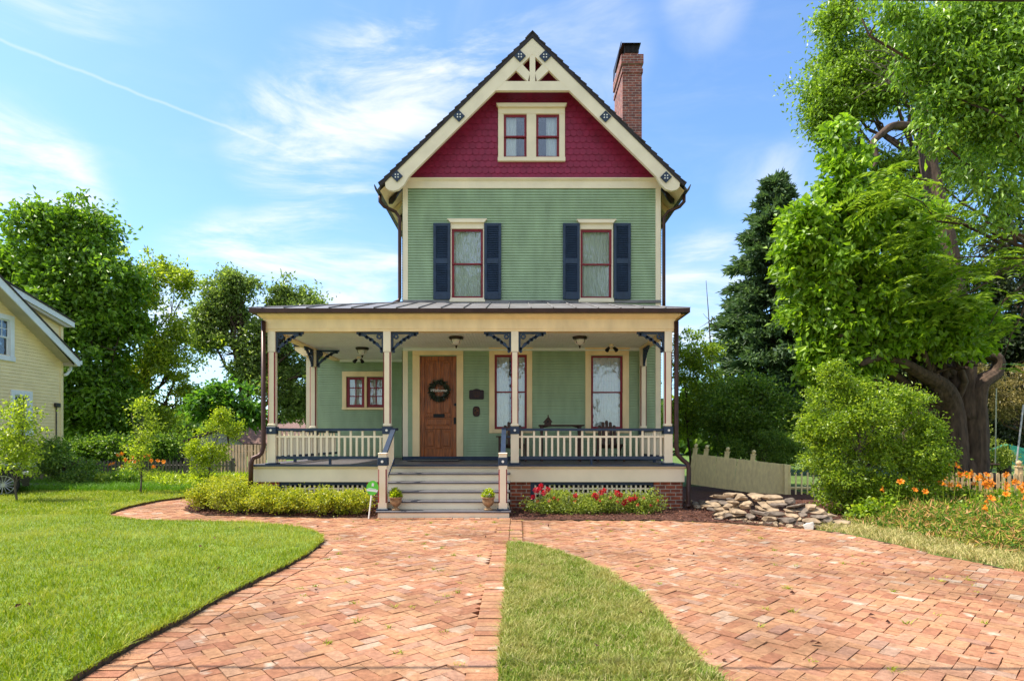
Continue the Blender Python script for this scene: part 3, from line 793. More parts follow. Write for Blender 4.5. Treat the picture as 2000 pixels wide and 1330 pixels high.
mb.box(WL, WR, MW-.055, MW-.02, zt-.02, zt+.05)
P(mb, 'porch_roof', 'porchroof')
# beadboard ceiling
cz = 3.70
mb = MB(); x = fx0 + .2
while x < fx1 - .2:
    w_ = min(.068, fx1 - .2 - x)
    mb.box(x, x+w_-.006, FD+.2, (WW if x < WL - .05 else MW) - .01, cz, cz+.015); x += .068
mb.box(fx0+.1, fx1-.1, FD+.1, MW, cz+.016, cz+.03); mb.box(fx0+.1, WL, MW, WW, cz+.016, cz+.03)
P(mb, 'porch_ceiling', 'ceil')
mb = MB(); mb.box(WL, fx1-.2, MW-.06, MW-.016, cz-.07, cz-.002); mb.box(fx0+.2, WL, WW-.06, WW-.016, cz-.07, cz-.002); P(mb, 'ceiling_moulding', 'ceil')
# floor
gx0, gx1 = X(495, FD-.05), X(1337, FD-.05)
nose = FD - .12
mb = MB(); x = gx0 - .05
while x < gx1 + .05:
    w_ = min(.085, gx1+.05-x); mb.box(x, x+w_-.003, nose, (WW if x < WL-.05 else MW), FZ-.03, FZ-random.random()*.0015); x += .085
P(mb, 'porch_floor', 'floor')
mb = MB(); mb.box(gx0-.052, gx1+.052, nose-.012, nose+.0, FZ-.034, FZ+.001); P(mb, 'floor_nosing', 'navy')
zs0 = Z(941, FD-.05)
mb = MB(); mb.box(gx0, gx1, nose+.07, nose+.11, zs0, FZ-.032); mb.box(gx0, gx0+.04, nose+.11, WW, zs0, FZ-.032); mb.box(gx1-.04, gx1, nose+.11, MW, zs0, FZ-.032)
mb.prism_x([(nose+.07, FZ-.09), (nose+.015, FZ-.05), (nose+.015, FZ-.036), (nose+.07, FZ-.036)], gx0-.03, gx1+.03)
P(mb, 'porch_skirt', 'cream2')
mb = MB(); mb.box(WL, WR, MW-.045, MW+.0, FZ+.0, FZ+.09); P(mb, 'base_board', 'navy')
# brick piers and lattice
PD = FD + .0
for a, b in ((502, 545), (716, 745), (996, 1036), (1277, 1333)):
    mb = MB(); mb.box(X(a, PD), X(b, PD), PD, PD+.5, -.1, zs0-.003); P(mb, 'brick_pier', 'brick')
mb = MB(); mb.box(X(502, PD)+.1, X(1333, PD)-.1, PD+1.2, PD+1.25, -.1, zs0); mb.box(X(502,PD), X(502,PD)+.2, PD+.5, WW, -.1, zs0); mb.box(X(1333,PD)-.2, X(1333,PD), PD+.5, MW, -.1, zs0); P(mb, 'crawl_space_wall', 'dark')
for a, b in ((546, 716), (1036, 1277)):
    x0, x1 = X(a, PD), X(b, PD)
    mb = MB(); s = .075
    mb.box(x0, x0+s, PD+.03, PD+.08, .05, zs0-.004); mb.box(x1-s, x1, PD+.03, PD+.08, .05, zs0-.004); mb.box(x0+s, x1-s, PD+.03, PD+.08, zs0-.07, zs0-.004); mb.box(x0+s, x1-s, PD+.03, PD+.08, .05, .12)
    fr = P(mb, 'lattice_frame', 'navy')
    mb = MB(); x = x0+s+.01
    while x < x1-s-.03: mb.box(x, x+.036, PD+.05, PD+.06, .12, zs0-.072); x += .098
    z = .14
    while z < zs0-.1: mb.box(x0+s+.001, x1-s-.001, PD+.0602, PD+.07, z, z+.036); z += .098
    mb.build('lattice', M['cream2'], fr)
# posts
def post(px, y, first=None, half=False, bl=True, br=True, ztop=None):
    x = X(px, y); ztop = ztop or zb0
    a, b = .074, .084
    zr0, zr1 = FZ + .62, FZ + .77               # navy collar height
    zk = ztop - .42
    mb = MB(); mb.bevbox(x-b, x+b, y-b, y+b, FZ+.03, zr0); mb.bevbox(x-a-.008, x+a+.008, y-a-.008, y+a+.008, zr1, zr1+.07, .02)
    mb.box(x-a, x+a, y-a, y+a, zk, ztop)
    c = .022
    oc = [(x-a+c, y-a), (x+a-c, y-a), (x+a, y-a+c), (x+a, y+a-c), (x+a-c, y+a), (x-a+c, y+a), (x-a, y+a-c), (x-a, y-a+c)]
    for i in (0, 2, 4, 6):
        p, q = oc[i], oc[i+1]; mb.quad((*p, zr1+.05), (*q, zr1+.05), (*q, zk+.01), (*p, zk+.01))
    po = P(mb, 'porch_post', 'cream2')
    mb = MB()
    for i in (1, 3, 5, 7):
        p, q = oc[i], oc[(i+1) % 8]; mb.quad((*p, zr1+.06), (*q, zr1+.06), (*q, zk), (*p, zk))
    mb.build('chamfer', M['maroon'], po)
    mb = MB(); mb.bevbox(x-b-.012, x+b+.012, y-b-.012, y+b+.012, zr0, zr1); mb.build('post_collar', M['navy'], po)
    mb = MB(); mb.disc_y(x, (zr0+zr1)/2, .024, y-b-.028, y-b-.010); mb.build('post_button', M['whitedot'], po)
    mb = MB(); mb.bevbox(x-b-.03, x+b+.03, y-b-.03, y+b+.03, FZ+.001, FZ+.03); mb.build('post_foot', M['navy'], po)
    return po, x
def bracket_mesh(d, axis='x'):
    """fretwork bracket, local origin at the post face under the beam, reaching along +d"""
    mb = MB(); W, Hh, t = .56, .40, .038
    def pr(pts): mb.prism([(d*p[0], p[1]) for p in pts], -.022, .022)
    pr([(0, 0), (W, 0), (W, -.045), (0, -.045)])
    pr([(0, -.045), (.045, -.045), (.045, -Hh), (0, -Hh)])
    def arc(r0):
        return [(W - .03 - (W-.05)*math.sin(t_), -.05 - (Hh-.08)*(1-math.cos(t_))) for t_ in [math.pi/2*k/12 for k in range(13)]]
    c = [(.045 + (W-.10)*(1 - k/12), -.055 - (Hh-.10)*( (k/12)**1.7)) for k in range(13)]
    for i in range(12):
        (x0, z0), (x1, z1) = c[i], c[i+1]; th = .026 if i % 3 else .036
        dx, dz = x1-x0, z1-z0; L = math.hypot(dx, dz); nx, nz = -dz/L*th, dx/L*th
        pr([(x0-nx, z0-nz), (x1-nx, z1-nz), (x1+nx*.7, z1+nz*.7), (x0+nx*.7, z0+nz*.7)])
    for k in (4, 6, 8):
        x0, z0 = c[k]; pr([(x0 + .034*math.cos(q*math.pi/4), z0 - .012 + .034*math.sin(q*math.pi/4)) for q in range(8)])
    for cx, cz_ in ((W-.06, -.058), (.05, -Hh+.0), (.05, -Hh+.05)):
        pr([(cx + .03*math.cos(q*math.pi/4), cz_ + .03*math.sin(q*math.pi/4)) for q in range(8)])
    n = 14; ro, ri = .055, .022                       # ring near the corner
    for k in range(n):
        a0, a1 = 2*math.pi*k/n, 2*math.pi*(k+1)/n
        pr([(.10+ro*math.cos(a0), -.095+ro*math.sin(a0)), (.10+ro*math.cos(a1), -.095+ro*math.sin(a1)), (.10+ri*math.cos(a1), -.095+ri*math.sin(a1)), (.10+ri*math.cos(a0), -.095+ri*math.sin(a0))])
    if axis == 'y': mb.xform(Matrix.Rotation(math.pi/2, 4, 'Z'))
    return mb
def brackets(po, x, y, dirs, ztop=None):
    for ax_, d in dirs:
        mb = bracket_mesh(d, ax_)
        o = (x + (d*.074 if ax_ == 'x' else 0), y + (d*.074 if ax_ == 'y' else 0), (ztop or zb0) - .001)
        mb.v = [(v[0]+o[0], v[1]+o[1], v[2]+o[2]) for v in mb.v]
        mb.build('bracket', M['navy'], po)
p1, px1 = post(532.6, PP); brackets(p1, px1, PP, [('x', 1), ('y', 1)])
p2, px2 = post(757.0, PP); brackets(p2, px2, PP, [('x', -1), ('x', 1)])
p3, px3 = post(1005.5, PP); brackets(p3, px3, PP, [('x', -1), ('x', 1)])
p4, px4 = post(1304.0, PP); brackets(p4, px4, PP, [('x', -1), ('y', 1)])
MP = 14.75
p5, px5 = post(X(532.6, PP)*F/MP + VX, MP); brackets(p5, px5, MP, [('y', -1), ('y', 1), ('x', 1)])
p6, px6 = post(px4*F/(MW-.10) + VX, MW-.10); brackets(p6, px6, MW-.10, [('y', -1)])
# railings
def railing(ax0, ax1, fixed, along, short=True, name='porch_railing'):
    """along 'x': from ax0 to ax1 at y=fixed; along 'y': at x=fixed"""
    def bx(mb, u0, u1, d, z0, z1, b=None):
        if along == 'x': mb.box(u0, u1, fixed-d, fixed+d, z0, z1)
        else: mb.box(fixed-d, fixed+d, u0, u1, z0, z1)
    za, zb_, zc_, zd = FZ+.105, FZ+.165, FZ+.545, FZ+.585
    zt0, zt1 = FZ+.685, FZ+.735
    mb = MB(); bx(mb, ax0, ax1, .020, zc_, zd); ra = P(mb, name, 'cream2')
    mb = MB(); bx(mb, ax0, ax1, .04, zt0, zt1); mb.build('top_rail', M['navy'], ra)
    mb = MB(); bx(mb, ax0, ax1, .035, za, zb_); 
    mid = (ax0+ax1)/2; bx(mb, mid-.02, mid+.02, .03, FZ, za); mb.build('bottom_rail', M['navy'], ra)
    L = ax1-ax0; n = max(2, int(round(L/.123))); st = L/n; proto = {}
    for i in range(n):
        u = ax0 + st*(i+.5); tall = i % 2 == 0
        key = tall
        if key not in proto:
            mb = MB(); w_ = .0205
            lo, hi = zb_+.001, (zt0 if tall else zc_)-.001
            bx(mb, u-w_, u+w_, w_-(.0 if tall else .001)+.0008, lo, hi)
            o = mb.build('baluster', M['cream2'], ra, origin=((u, fixed, lo) if along == 'x' else (fixed, u, lo)))
            proto[key] = (o, u)
        else:
            o, u0 = proto[key]; c = o.copy(); C.objects.link(c); c.parent = ra
            d = u-u0; c.location = (o.location.x + (d if along == 'x' else 0), o.location.y + (0 if along == 'x' else d), o.location.z)
railing(px1+.085, px2-.085, PP, 'x')
railing(px3+.085, px4-.085, PP, 'x')
railing(PP+.085, MP-.085, px1, 'y'); railing(MP+.085, WW-.19, px1, 'y'); railing(PP+.085, MW-.19, px4, 'y')
# steps
sx0, sx1 = X(737, 10.85), X(994.5, 10.85)
r = FZ/6
for k in range(1, 6):
    y0 = 10.85 + .25*(k-1)
    z = r*k
    i = 0 if k == 1 else .0
    a0, a1 = (sx0, sx1) if k == 1 else (X(766, 11.2)-.28, sx1+.0)
    a0 = sx0 if k == 1 else sx0 + .02; a1 = sx1 if k == 1 else sx1 - .02
    mb = MB(); mb.box(a0, a1, y0+.03, y0+.06, r*(k-1) - (.05 if k == 1 else -.001), z-.036); mb.box(a0+.001, a0+.03, y0+.06, nose+.07, r*(k-1), z-.036); mb.box(a1-.03, a1-.001, y0+.06, nose+.07, r*(k-1), z-.036)
    ri = P(mb, 'step_riser', 'cream2')
    mb = MB(); mb.bevbox(a0-.035, a1+.035, y0, y0+.30, z-.035, z, .010); P(mb, 'step_tread', 'tread')
mb = MB(); mb.box(sx0+.02, sx1-.02, nose+.06, nose+.068, r*5, FZ-.036); P(mb, 'step_riser', 'cream2')
# newel posts and sloping handrails
for px, side in ((748.5, -1), (982.3, 1)):
    y = 11.02; x = X(px, y); b = .078; zt_ = Z(884, y)
    mb = MB(); c = .02
    mb.box(x-b, x+b, y-b, y+b, r+.03, r+.14); mb.box(x-b, x+b, y-b, y+b, zt_-.30, zt_-.23)
    oc = [(x-b+c, y-b), (x+b-c, y-b), (x+b, y-b+c), (x+b, y+b-c), (x+b-c, y+b), (x-b+c, y+b), (x-b, y+b-c), (x-b, y-b+c)]
    for i in (0, 2, 4, 6):
        p, q = oc[i], oc[i+1]; mb.quad((*p, r+.14), (*q, r+.14), (*q, zt_-.30), (*p, zt_-.30))
    mb.bevbox(x-b+.004, x+b-.004, y-b+.004, y+b-.004, zt_-.09, zt_-.03); mb.bevbox(x-b-.006, x+b+.006, y-b-.006, y+b+.006, zt_-.03, zt_, .012)
    nw = P(mb, 'newel_post', 'cream2')
    mb = MB()
    for i in (1, 3, 5, 7):
        p, q = oc[i], oc[(i+1) % 8]; mb.quad((*p, r+.14), (*q, r+.14), (*q, zt_-.30), (*p, zt_-.30))
    mb.build('chamfer', M['maroon'], nw)
    mb = MB(); mb.bevbox(x-b-.01, x+b+.01, y-b-.01, y+b+.01, zt_-.235, zt_-.085); mb.build('post_collar', M['navy'], nw)
    mb = MB(); mb.disc_y(x, zt_-.16, .024, y-b-.024, y-b-.008); mb.build('post_button', M['whitedot'], nw)
    mb = MB(); mb.bevbox(x-b-.03, x+b+.03, y-b-.03, y+b+.03, r+.001, r+.03); mb.build('post_foot', M['navy'], nw)
    y2 = PP - .03; z2 = FZ + .74; zA = zt_ - .02
    mb = MB()
    xo = x + .0
    yk = y2 - .25
    mb.prism_x([(y+b-.01, zA-.05), (yk, z2-.05), (y2, z2-.05), (y2, z2), (yk, z2), (y+b-.01, zA)], xo-.045, xo+.045)
    hr = P(mb, 'handrail', 'navy')
    mb = MB(); zl = FZ + .11
    mb.prism_x([(y+b, zA-.60), (yk, zl), (yk, zl+.05), (y+b, zA-.55)], xo-.025, xo+.025); mb.build('bottom_rail', M['navy'], hr)
    for k in range(9):
        yy = y + b + .06 + k*.105
        t = (yy-y-b)/(yk-y-b)
        if t > 1: break
        mb = MB(); mb.box(xo-.019, xo+.019, yy-.019, yy+.019, zA-.57 + (zl+.02-zA+.57)*t, zA-.03 + (z2-.03-zA+.0)*t - .012); mb.build('baluster', M['cream2'], hr)
    mb = MB(); pxx = px2 if side < 0 else px3
    mb.box(min(xo, pxx)+.05, max(xo, pxx)-.09, y2-.06, y2+.0, z2-.05, z2-.002); mb.box(min(xo, pxx)+.05, max(xo, pxx)-.09, y2-.05, y2-.01, FZ+.545, FZ+.585); mb.build('return_rail', M['navy'], hr)
# porch downspouts
for path in ([(X(517, FD), FD-.06, Z(628, FD)), (X(517, FD), FD-.06, Z(872, FD)), (X(514, FD), FD-.07, Z(884, FD)), (X(506, FD-.1), FD-.12, Z(890, FD)), (X(496, FD-.15), FD-.2, Z(894, FD)), (X(491, FD-.2), FD-.22, Z(904, FD)), (X(490, FD-.2), FD-.22, 0.15)],
             [(X(1320.5, FD), FD-.02, Z(628, FD)), (X(1320.5, FD), FD-.02, Z(872, FD)), (X(1323, FD), FD-.03, Z(888, FD)), (X(1332, FD), FD-.06, Z(898, FD)), (X(1340, FD), FD-.1, Z(905, FD)), (X(1342, FD), FD-.12, Z(914, FD)), (X(1341, FD), FD-.12, Z(985, FD)), (X(1339, FD), FD-.2, .12)]):
    mb = MB(); mb.tube(path, .046, 12); P(mb, 'downspout', 'brown_metal', smooth=True)

# ---- front door
dx0, dx1, dz0, dz1 = DOOR
mb = MB(); mb.bevbox(dx0-14*pw, dx0, MW-.045, MW+.09, FZ+.09, dz1); mb.bevbox(dx1, dx1+13*pw, MW-.045, MW+.09, FZ+.09, dz1); mb.bevbox(dx0-14*pw, dx1+13*pw, MW-.05, MW+.09, dz1, dz1+15*pw)
mb.prism([(dx0-14*pw, dz1+15*pw), (dx1+13*pw, dz1+15*pw), (dx1+16*pw, dz1+21*pw), (dx1+17*pw, dz1+23*pw), (dx0-18*pw, dz1+23*pw), (dx0-17*pw, dz1+21*pw)], MW-.12, MW+.0)
P(mb, 'door_casing', 'cream')
mb = MB(); y0 = MW+.035
mb.box(dx0, dx1, y0+.03, y0+.06, dz0, dz1)
s = .115; xm = (dx0+dx1)/2; Wd = dx1-dx0
def rail(a, b, c, d): mb.bevbox(a, b, y0, y0+.032, c, d, .01)
rail(dx0, dx0+s, dz0, dz1); rail(dx1-s, dx1, dz0, dz1)
hD = dz1-dz0
for a, b in ((0, .10), (.285, .315), (.40, .42), (.95, 1.0)): rail(dx0+s, dx1-s, dz0+hD*a, dz0+hD*b)
rail(xm-.06, xm+.06, dz0+hD*.10, dz0+hD*.285); rail(xm-.06, xm+.06, dz0+hD*.42, dz0+hD*.95)
for a, b, c, d in ((dx0+s+.05, xm-.11, .12, .265), (xm+.11, dx1-s-.05, .12, .265), (dx0+s+.05, xm-.11, .44, .93), (xm+.11, dx1-s-.05, .44, .93), (dx0+s+.05, dx1-s-.05, .328, .388)):
    mb.bevbox(a, b, y0+.012, y0+.031, dz0+hD*c, dz0+hD*d, .012)
door = P(mb, 'front_door', 'wood')
mb = MB(); mb.bevbox(X(846, MW), X(868, MW), y0-.012, y0+.002, Z(815, MW), Z(808, MW), .004); mb.bevbox(X(848, MW), X(866, MW), y0-.018, y0-.010, Z(813, MW), Z(810, MW), .003); mb.build('mail_slot', M['black'], door)
mb = MB(); mb.bevbox(X(886, MW), X(890.5, MW), y0-.02, y0, Z(828, MW), Z(815, MW), .006); mb.tube([(X(888, MW), y0, Z(819, MW)), (X(888, MW), y0-.05, Z(819, MW))], [.014, .026], 10); mb.build('door_handle', M['black'], door)
mb = MB(); mb.disc_y(X(889, MW), Z(790, MW), .036, y0-.03, y0); mb.build('deadbolt', M['black'], door)
mb = MB(); mb.box(dx0-.02, dx1+.02, MW-.09, MW+.1, FZ+.0, FZ+.032); P(mb, 'threshold', 'black')
# ================================================================== THINGS ON AND AROUND THE PORCH
cz_l = cz - .001
def ceiling_light(px, y, py, label):
    x = X(px, y)
    t = thing('ceiling_light', label, 'lamp', (x, y, cz_l), 'porch ceiling lights')
    mb = MB(); mb.lathe([(.155, cz_l), (.165, cz_l-.02), (.15, cz_l-.05), (.13, cz_l-.06)], x, y, 20); mb.lathe([(.012, cz_l-.19), (.022, cz_l-.21), (.02, cz_l-.225), (.008, cz_l-.255)], x, y, 10)
    for k in range(4):
        a = math.pi/4 + k*math.pi/2
        mb.tube([(x+.14*math.cos(a), y+.14*math.sin(a), cz_l-.055), (x+.12*math.cos(a), y+.12*math.sin(a), cz_l-.13), (x+.02*math.cos(a), y+.02*math.sin(a), cz_l-.195)], .007, 6)
    mb.build('lamp_base', M['bronze'], t, smooth=False)
    mb = MB(); mb.lathe([(.125, cz_l-.058), (.13, cz_l-.09), (.105, cz_l-.145), (.06, cz_l-.18), (.01, cz_l-.19)], x, y, 20); mb.build('lamp_shade', M['lampglass'], t, smooth=True)
ceiling_light(707.5, 14.6, 668, 'bronze ceiling light with bowl shade above the left railing bay of the porch')
ceiling_light(891, 13.05, 650, 'bronze ceiling light with bowl shade hanging before the wooden front door')
ceiling_light(1132.5, 13.05, 650, 'bronze ceiling light with bowl shade between the two right porch windows')
def spots(px, y, label, mat_):
    x = X(px, y)
    t = thing('spotlight', label, 'lamp', (x, y, cz_l), 'twin porch spotlights')
    mb = MB(); mb.lathe([(.05, cz_l), (.05, cz_l-.03)], x, y, 12)
    for d in (-1, 1): mb.tube([(x, y, cz_l-.02), (x+d*.05, y-.02, cz_l-.06), (x+d*.07, y-.03, cz_l-.09)], .014, 8)
    mb.build('mount', M['cream2'], t)
    for d in (-1, 1):
        mb = MB(); mb.tube([(x+d*.055, y-.0, cz_l-.07), (x+d*.10, y-.05, cz_l-.13), (x+d*.115, y-.07, cz_l-.155)], [.028, .045, .05], 12); mb.build('lamp_head', M[mat_], t)
spots(1194, 14.1, 'small twin spotlight with black heads under the ceiling above the right window', 'black')
spots(701, 16.2, 'small dark twin spotlight under the ceiling above the small left window', 'black')
# wreath with a lettered sign
wx, wz, wy = X(857.5, MW), Z(763, MW), MW + .0
t = thing('wreath', 'dark leafy wreath with a pale Welcome sign hanging on the wooden front door', 'wreath', (wx, wy, wz))
mb = MB(); mb.tube([(wx + .19*math.cos(a), wy+.0, wz + .19*math.sin(a)) for a in [2*math.pi*k/24 for k in range(25)]], .03, 8, cap=False); mb.build('vine_ring', M['dwood'], t)
n = 900; a = rng.uniform(0, 2*math.pi, n); rr = .19 + rng.normal(0, .032, n)
pos = np.stack([wx + rr*np.cos(a), wy - .02 + rng.normal(0, .025, n), wz + rr*np.sin(a)], 1)
ax_ = np.stack([np.cos(a)-.8*np.sin(a), -.5+rng.normal(0,.3,n), np.sin(a)+.8*np.cos(a)], 1) + rng.normal(0, .5, (n,3))
leaves('foliage', pos, ax_, .065, .03, M['wreath'], t)
def lettering(name, body, size, x, y, z, mat_, parent, shear=0, depth=.004, align='CENTER'):
    cu = bpy.data.curves.new(name, 'FONT'); cu.body = body; cu.size = size; cu.extrude = depth; cu.align_x = align; cu.align_y = 'CENTER'; cu.shear = shear
    o = bpy.data.objects.new(name, cu); C.objects.link(o)
    bpy.context.view_layer.update()
    me = bpy.data.meshes.new_from_object(o.evaluated_get(bpy.context.evaluated_depsgraph_get()))
    bpy.data.objects.remove(o); bpy.data.curves.remove(cu)
    me.transform(Matrix.Rotation(math.pi/2, 4, 'X')); me.materials.clear(); me.name = name
    off = wpos(parent)
    return link(name, me, M[mat_], parent, (x-off.x, y-off.y, z-off.z))
mb = MB(); mb.tube([(wx-.16, wy-.05, wz-.02), (wx+.14, wy-.05, wz-.01)], .006, 6); mb.build('sign_wire', M['dwood'], t)
lettering('welcome_lettering', 'Welcome', .105, wx-.01, wy-.075, wz+.0, 'whitedot', t, .45, .006)
# plaques on the siding
mb = MB(); x, z_, w_, h_ = X(931, MW), Z(770.5, MW), 14.2*pw, 9.5*pw
pts = [(x-w_, z_-h_+.02), (x-w_+.02, z_-h_), (x+w_-.02, z_-h_), (x+w_, z_-h_+.02), (x+w_, z_+h_-.03), (x+w_-.03, z_+h_-.01)]
for k in range(7):
    q = k/6; pts.append((x + w_*.55*(1-2*q), z_+h_-.01 + .03*math.sin(math.pi*q)))
pts += [(x-w_+.03, z_+h_-.01), (x-w_, z_+h_-.03)]
mb.prism(pts, MW-.045, MW-.012)
t = thing('house_number_plaque', 'dark bronze arched house number plaque on green siding beside the front door', 'plaque', (x, MW-.02, z_))
mb.build('plate', M['bronzeplaque'], t)
lettering('number_lettering', '1711', .09, x, MW-.046, z_+.035, 'firemark', t, 0, .003)
mb = MB(); mb.box(x-.07, x+.07, MW-.049, MW-.045, z_-.035, z_-.02); mb.box(x-.05, x+.05, MW-.049, MW-.045, z_-.06, z_-.047); mb.build('raised_line', M['firemark'], t)
x, z_ = X(930.5, MW), Z(803.5, MW)
t = thing('fire_mark_plaque', 'small oval copper relief plaque on the siding below the house number plaque', 'plaque', (x, MW-.02, z_))
mb = MB(); w_, h_ = 7*pw, 10*pw
mb.prism([(x + w_*math.copysign(abs(math.cos(a))**.65, math.cos(a)), z_ + h_*math.copysign(abs(math.sin(a))**.65, math.sin(a))) for a in [2*math.pi*k/24 for k in range(24)]], MW-.04, MW-.012); mb.build('plate', M['bronzeplaque'], t)
mb = MB()
for k in range(14):
    a = 2*math.pi*k/14; mb.disc_y(x + w_*.66*math.cos(a), z_ + h_*.7*math.sin(a), .014, MW-.052, MW-.040, 7)
mb.disc_y(x-.015, z_-.03, .03, MW-.055, MW-.04, 9); mb.disc_y(x+.02, z_+.02, .03, MW-.053, MW-.04, 9); mb.box(x-.03, x+.03, MW-.052, MW-.04, z_+.05, z_+.075)
mb.build('relief', M['firemark'], t)
# door mat
mb = MB(); mx0, mx1 = X(805, 14.2), X(898, 14.2); mb.bevbox(mx0, mx1, 13.75, 14.45, FZ+.013, FZ+.026, .006)
t = thing('door_mat', 'grey rectangular door mat on the porch floor before the door', 'mat', ((mx0+mx1)/2, 14.1, FZ)); mb.build('weave', M['mat'], t)
mb = MB(); mb.box(mx0-.03, mx1+.03, 13.70, 14.5, FZ+.001, FZ+.012); mb.build('rubber_edge', M['black'], t)
# adirondack chairs
def chair(x, y, label):
    t = thing('adirondack_chair', label, 'chair', (x, y, FZ), 'dark adirondack chairs on the porch')
    def Q(pts): return [(p[0]+y, p[1]+FZ) for p in pts]
    for k in range(5):
        u = (k-2)*.088; topz = .96 - .035*abs(k-2)**1.7
        mb = MB(); wv = .036
        pr = [(x+u-wv, .30+FZ), (x+u+wv, .30+FZ)]
        pr += [(x+u+wv*math.cos(math.pi*j/6), FZ+topz-.03 + .03*math.sin(math.pi*j/6)) for j in range(7)]
        mb.prism(pr, y+.20, y+.222)
        mb.v = [(a, b + (c-FZ-.3)*.28, c) for a, b, c in mb.v]; mb.build('back_slat', M['dwood'], t)
    mb = MB(); mb.box(x-.24, x+.24, y+.27, y+.30, FZ+.52, FZ+.58); mb.build('back_brace', M['dwood'], t)
    for k in range(6):
        a = -.30 + k*.085; mb = MB(); mb.box(x-.27, x+.27, y+a, y+a+.07, FZ+.385-k*.016, FZ+.405-k*.016); mb.build('seat_slat', M['dwood'], t)
    for s in (-1, 1):
        mb = MB(); mb.box(x+s*.30-.02, x+s*.30+.02, y-.30, y-.21, FZ, FZ+.56); mb.build('leg', M['dwood'], t)
        mb = MB(); mb.prism_x(Q([(-.33, .38), (.55, .0), (.62, .0), (.62, .05), (-.2, .40), (-.33, .40)]), x+s*.255-.012, x+s*.255+.012); mb.build('side_rail', M['dwood'], t)
        mb = MB(); mb.prism_z([(x+s*.30-.075, y-.36), (x+s*.30+.075, y-.36), (x+s*.30+.06, y+.1), (x+s*.30+.03, y+.4), (x+s*.30-.04, y+.4)], FZ+.56, FZ+.585); mb.build('arm', M['dwood'], t)
        mb = MB(); mb.box(x+s*.30-.02, x+s*.30+.02, y+.31, y+.36, FZ+.05, FZ+.56); mb.build('rear_leg', M['dwood'], t)
chair(X(1001, 13.9), 13.85, 'dark wooden adirondack chair behind the post at the top of the steps')
chair(X(1189, 13.9), 13.85, 'dark wooden adirondack chair below the rightmost porch window')
tx0, tx1, ty = X(1052, 14.0), X(1140, 14.0), 14.0
t = thing('side_table', 'dark wooden console table against the wall between the two porch chairs', 'table', ((tx0+tx1)/2, ty, FZ))
zt_ = Z(829.5, ty)
mb = MB(); mb.bevbox(tx0, tx1, ty-.2, ty+.25, zt_-.035, zt_, .01); mb.build('table_top', M['dwood'], t)
for xx in (tx0+.07, tx1-.1):
    for yy in (ty-.15, ty+.18):
        mb = MB(); mb.tube([(xx, yy, zt_-.035), (xx, yy, zt_-.2), (xx, yy, zt_-.5), (xx, yy, FZ)], [.04, .026, .034, .028], 8); mb.build('leg', M['dwood'], t)
mb = MB(); mb.prism([(tx0+.03, zt_-.036), (tx0+.25, zt_-.036), (tx0+.12, zt_-.07), (tx0+.05, zt_-.16)], ty-.02, ty+.02); mb.prism([(tx1-.06, zt_-.036), (tx1-.28, zt_-.036), (tx1-.15, zt_-.07), (tx1-.08, zt_-.16)], ty-.02, ty+.02); mb.build('apron_bracket', M['dwood'], t)
bx_ = X(1069, 14.05)
t = thing('birdhouse', 'small dark birdhouse with steep peaked roof standing on the console table', 'birdhouse', (bx_, 14.05, zt_))
mb = MB(); mb.prism([(bx_-.07, zt_+.001), (bx_+.09, zt_+.001), (bx_+.09, zt_+.09), (bx_+.02, zt_+.19), (bx_-.07, zt_+.08)], 13.99, 14.12); hb = mb.build('box', M['dwood'], t)
mb = MB(); mb.prism([(bx_+.02, zt_+.20), (bx_+.115, zt_+.07), (bx_+.105, zt_+.055), (bx_+.02, zt_+.175), (bx_-.09, zt_+.045), (bx_-.10, zt_+.06)], 13.96, 14.15); mb.tube([(bx_+.02, 14.05, zt_+.19), (bx_+.02, 14.05, zt_+.235)], [.018, .01], 8); mb.build('roof', M['dwood'], t)
mb = MB(); mb.disc_y(bx_+.01, zt_+.075, .022, 13.984, 13.992); mb.build('entrance_hole', M['black'], t)
# urns with plants on the bottom step
def urn(px, label, fl):
    y = 10.99; x = X(px, y); z0 = r
    t = thing('urn_planter', label, 'planter', (x, y, z0), 'footed urns on the bottom step')
    mb = MB(); prof = [(.075, 0), (.08, .015), (.075, .025), (.04, .045), (.035, .06), (.06, .08), (.095, .12), (.108, .17), (.105, .205), (.118, .222), (.128, .226), (.128, .242), (.11, .245), (.095, .22)]
    mb.lathe([(a, z0+.001+b) for a, b in prof], x, y, 24); mb.build('urn', M['urn'], t, smooth=True)
    n = 320 ; d = rand_dirs(n); d[:,2] = np.abs(d[:,2])
    pos = np.array([x, y, z0+.24]) + d*np.array([.105,.105,.15])*rng.uniform(.2,1,(n,1))
    leaves('plant', pos, d + np.array([0,0,.2]), .055, .032, M['leaf_sap'], t)
    if fl:
        pos = np.array([x, y, z0+.25]) + rand_dirs(60)*np.array([.09,.09,.14]); pos[:,2] = np.maximum(pos[:,2], z0+.28)
        leaves('white_flower', pos, rand_dirs(60), .035, .03, M['whitedot'], t)
urn(773, 'footed terracotta urn with a leafy green plant at the left newel post', False)
urn(953.5, 'footed terracotta urn with white flowering plant at the right newel post', True)
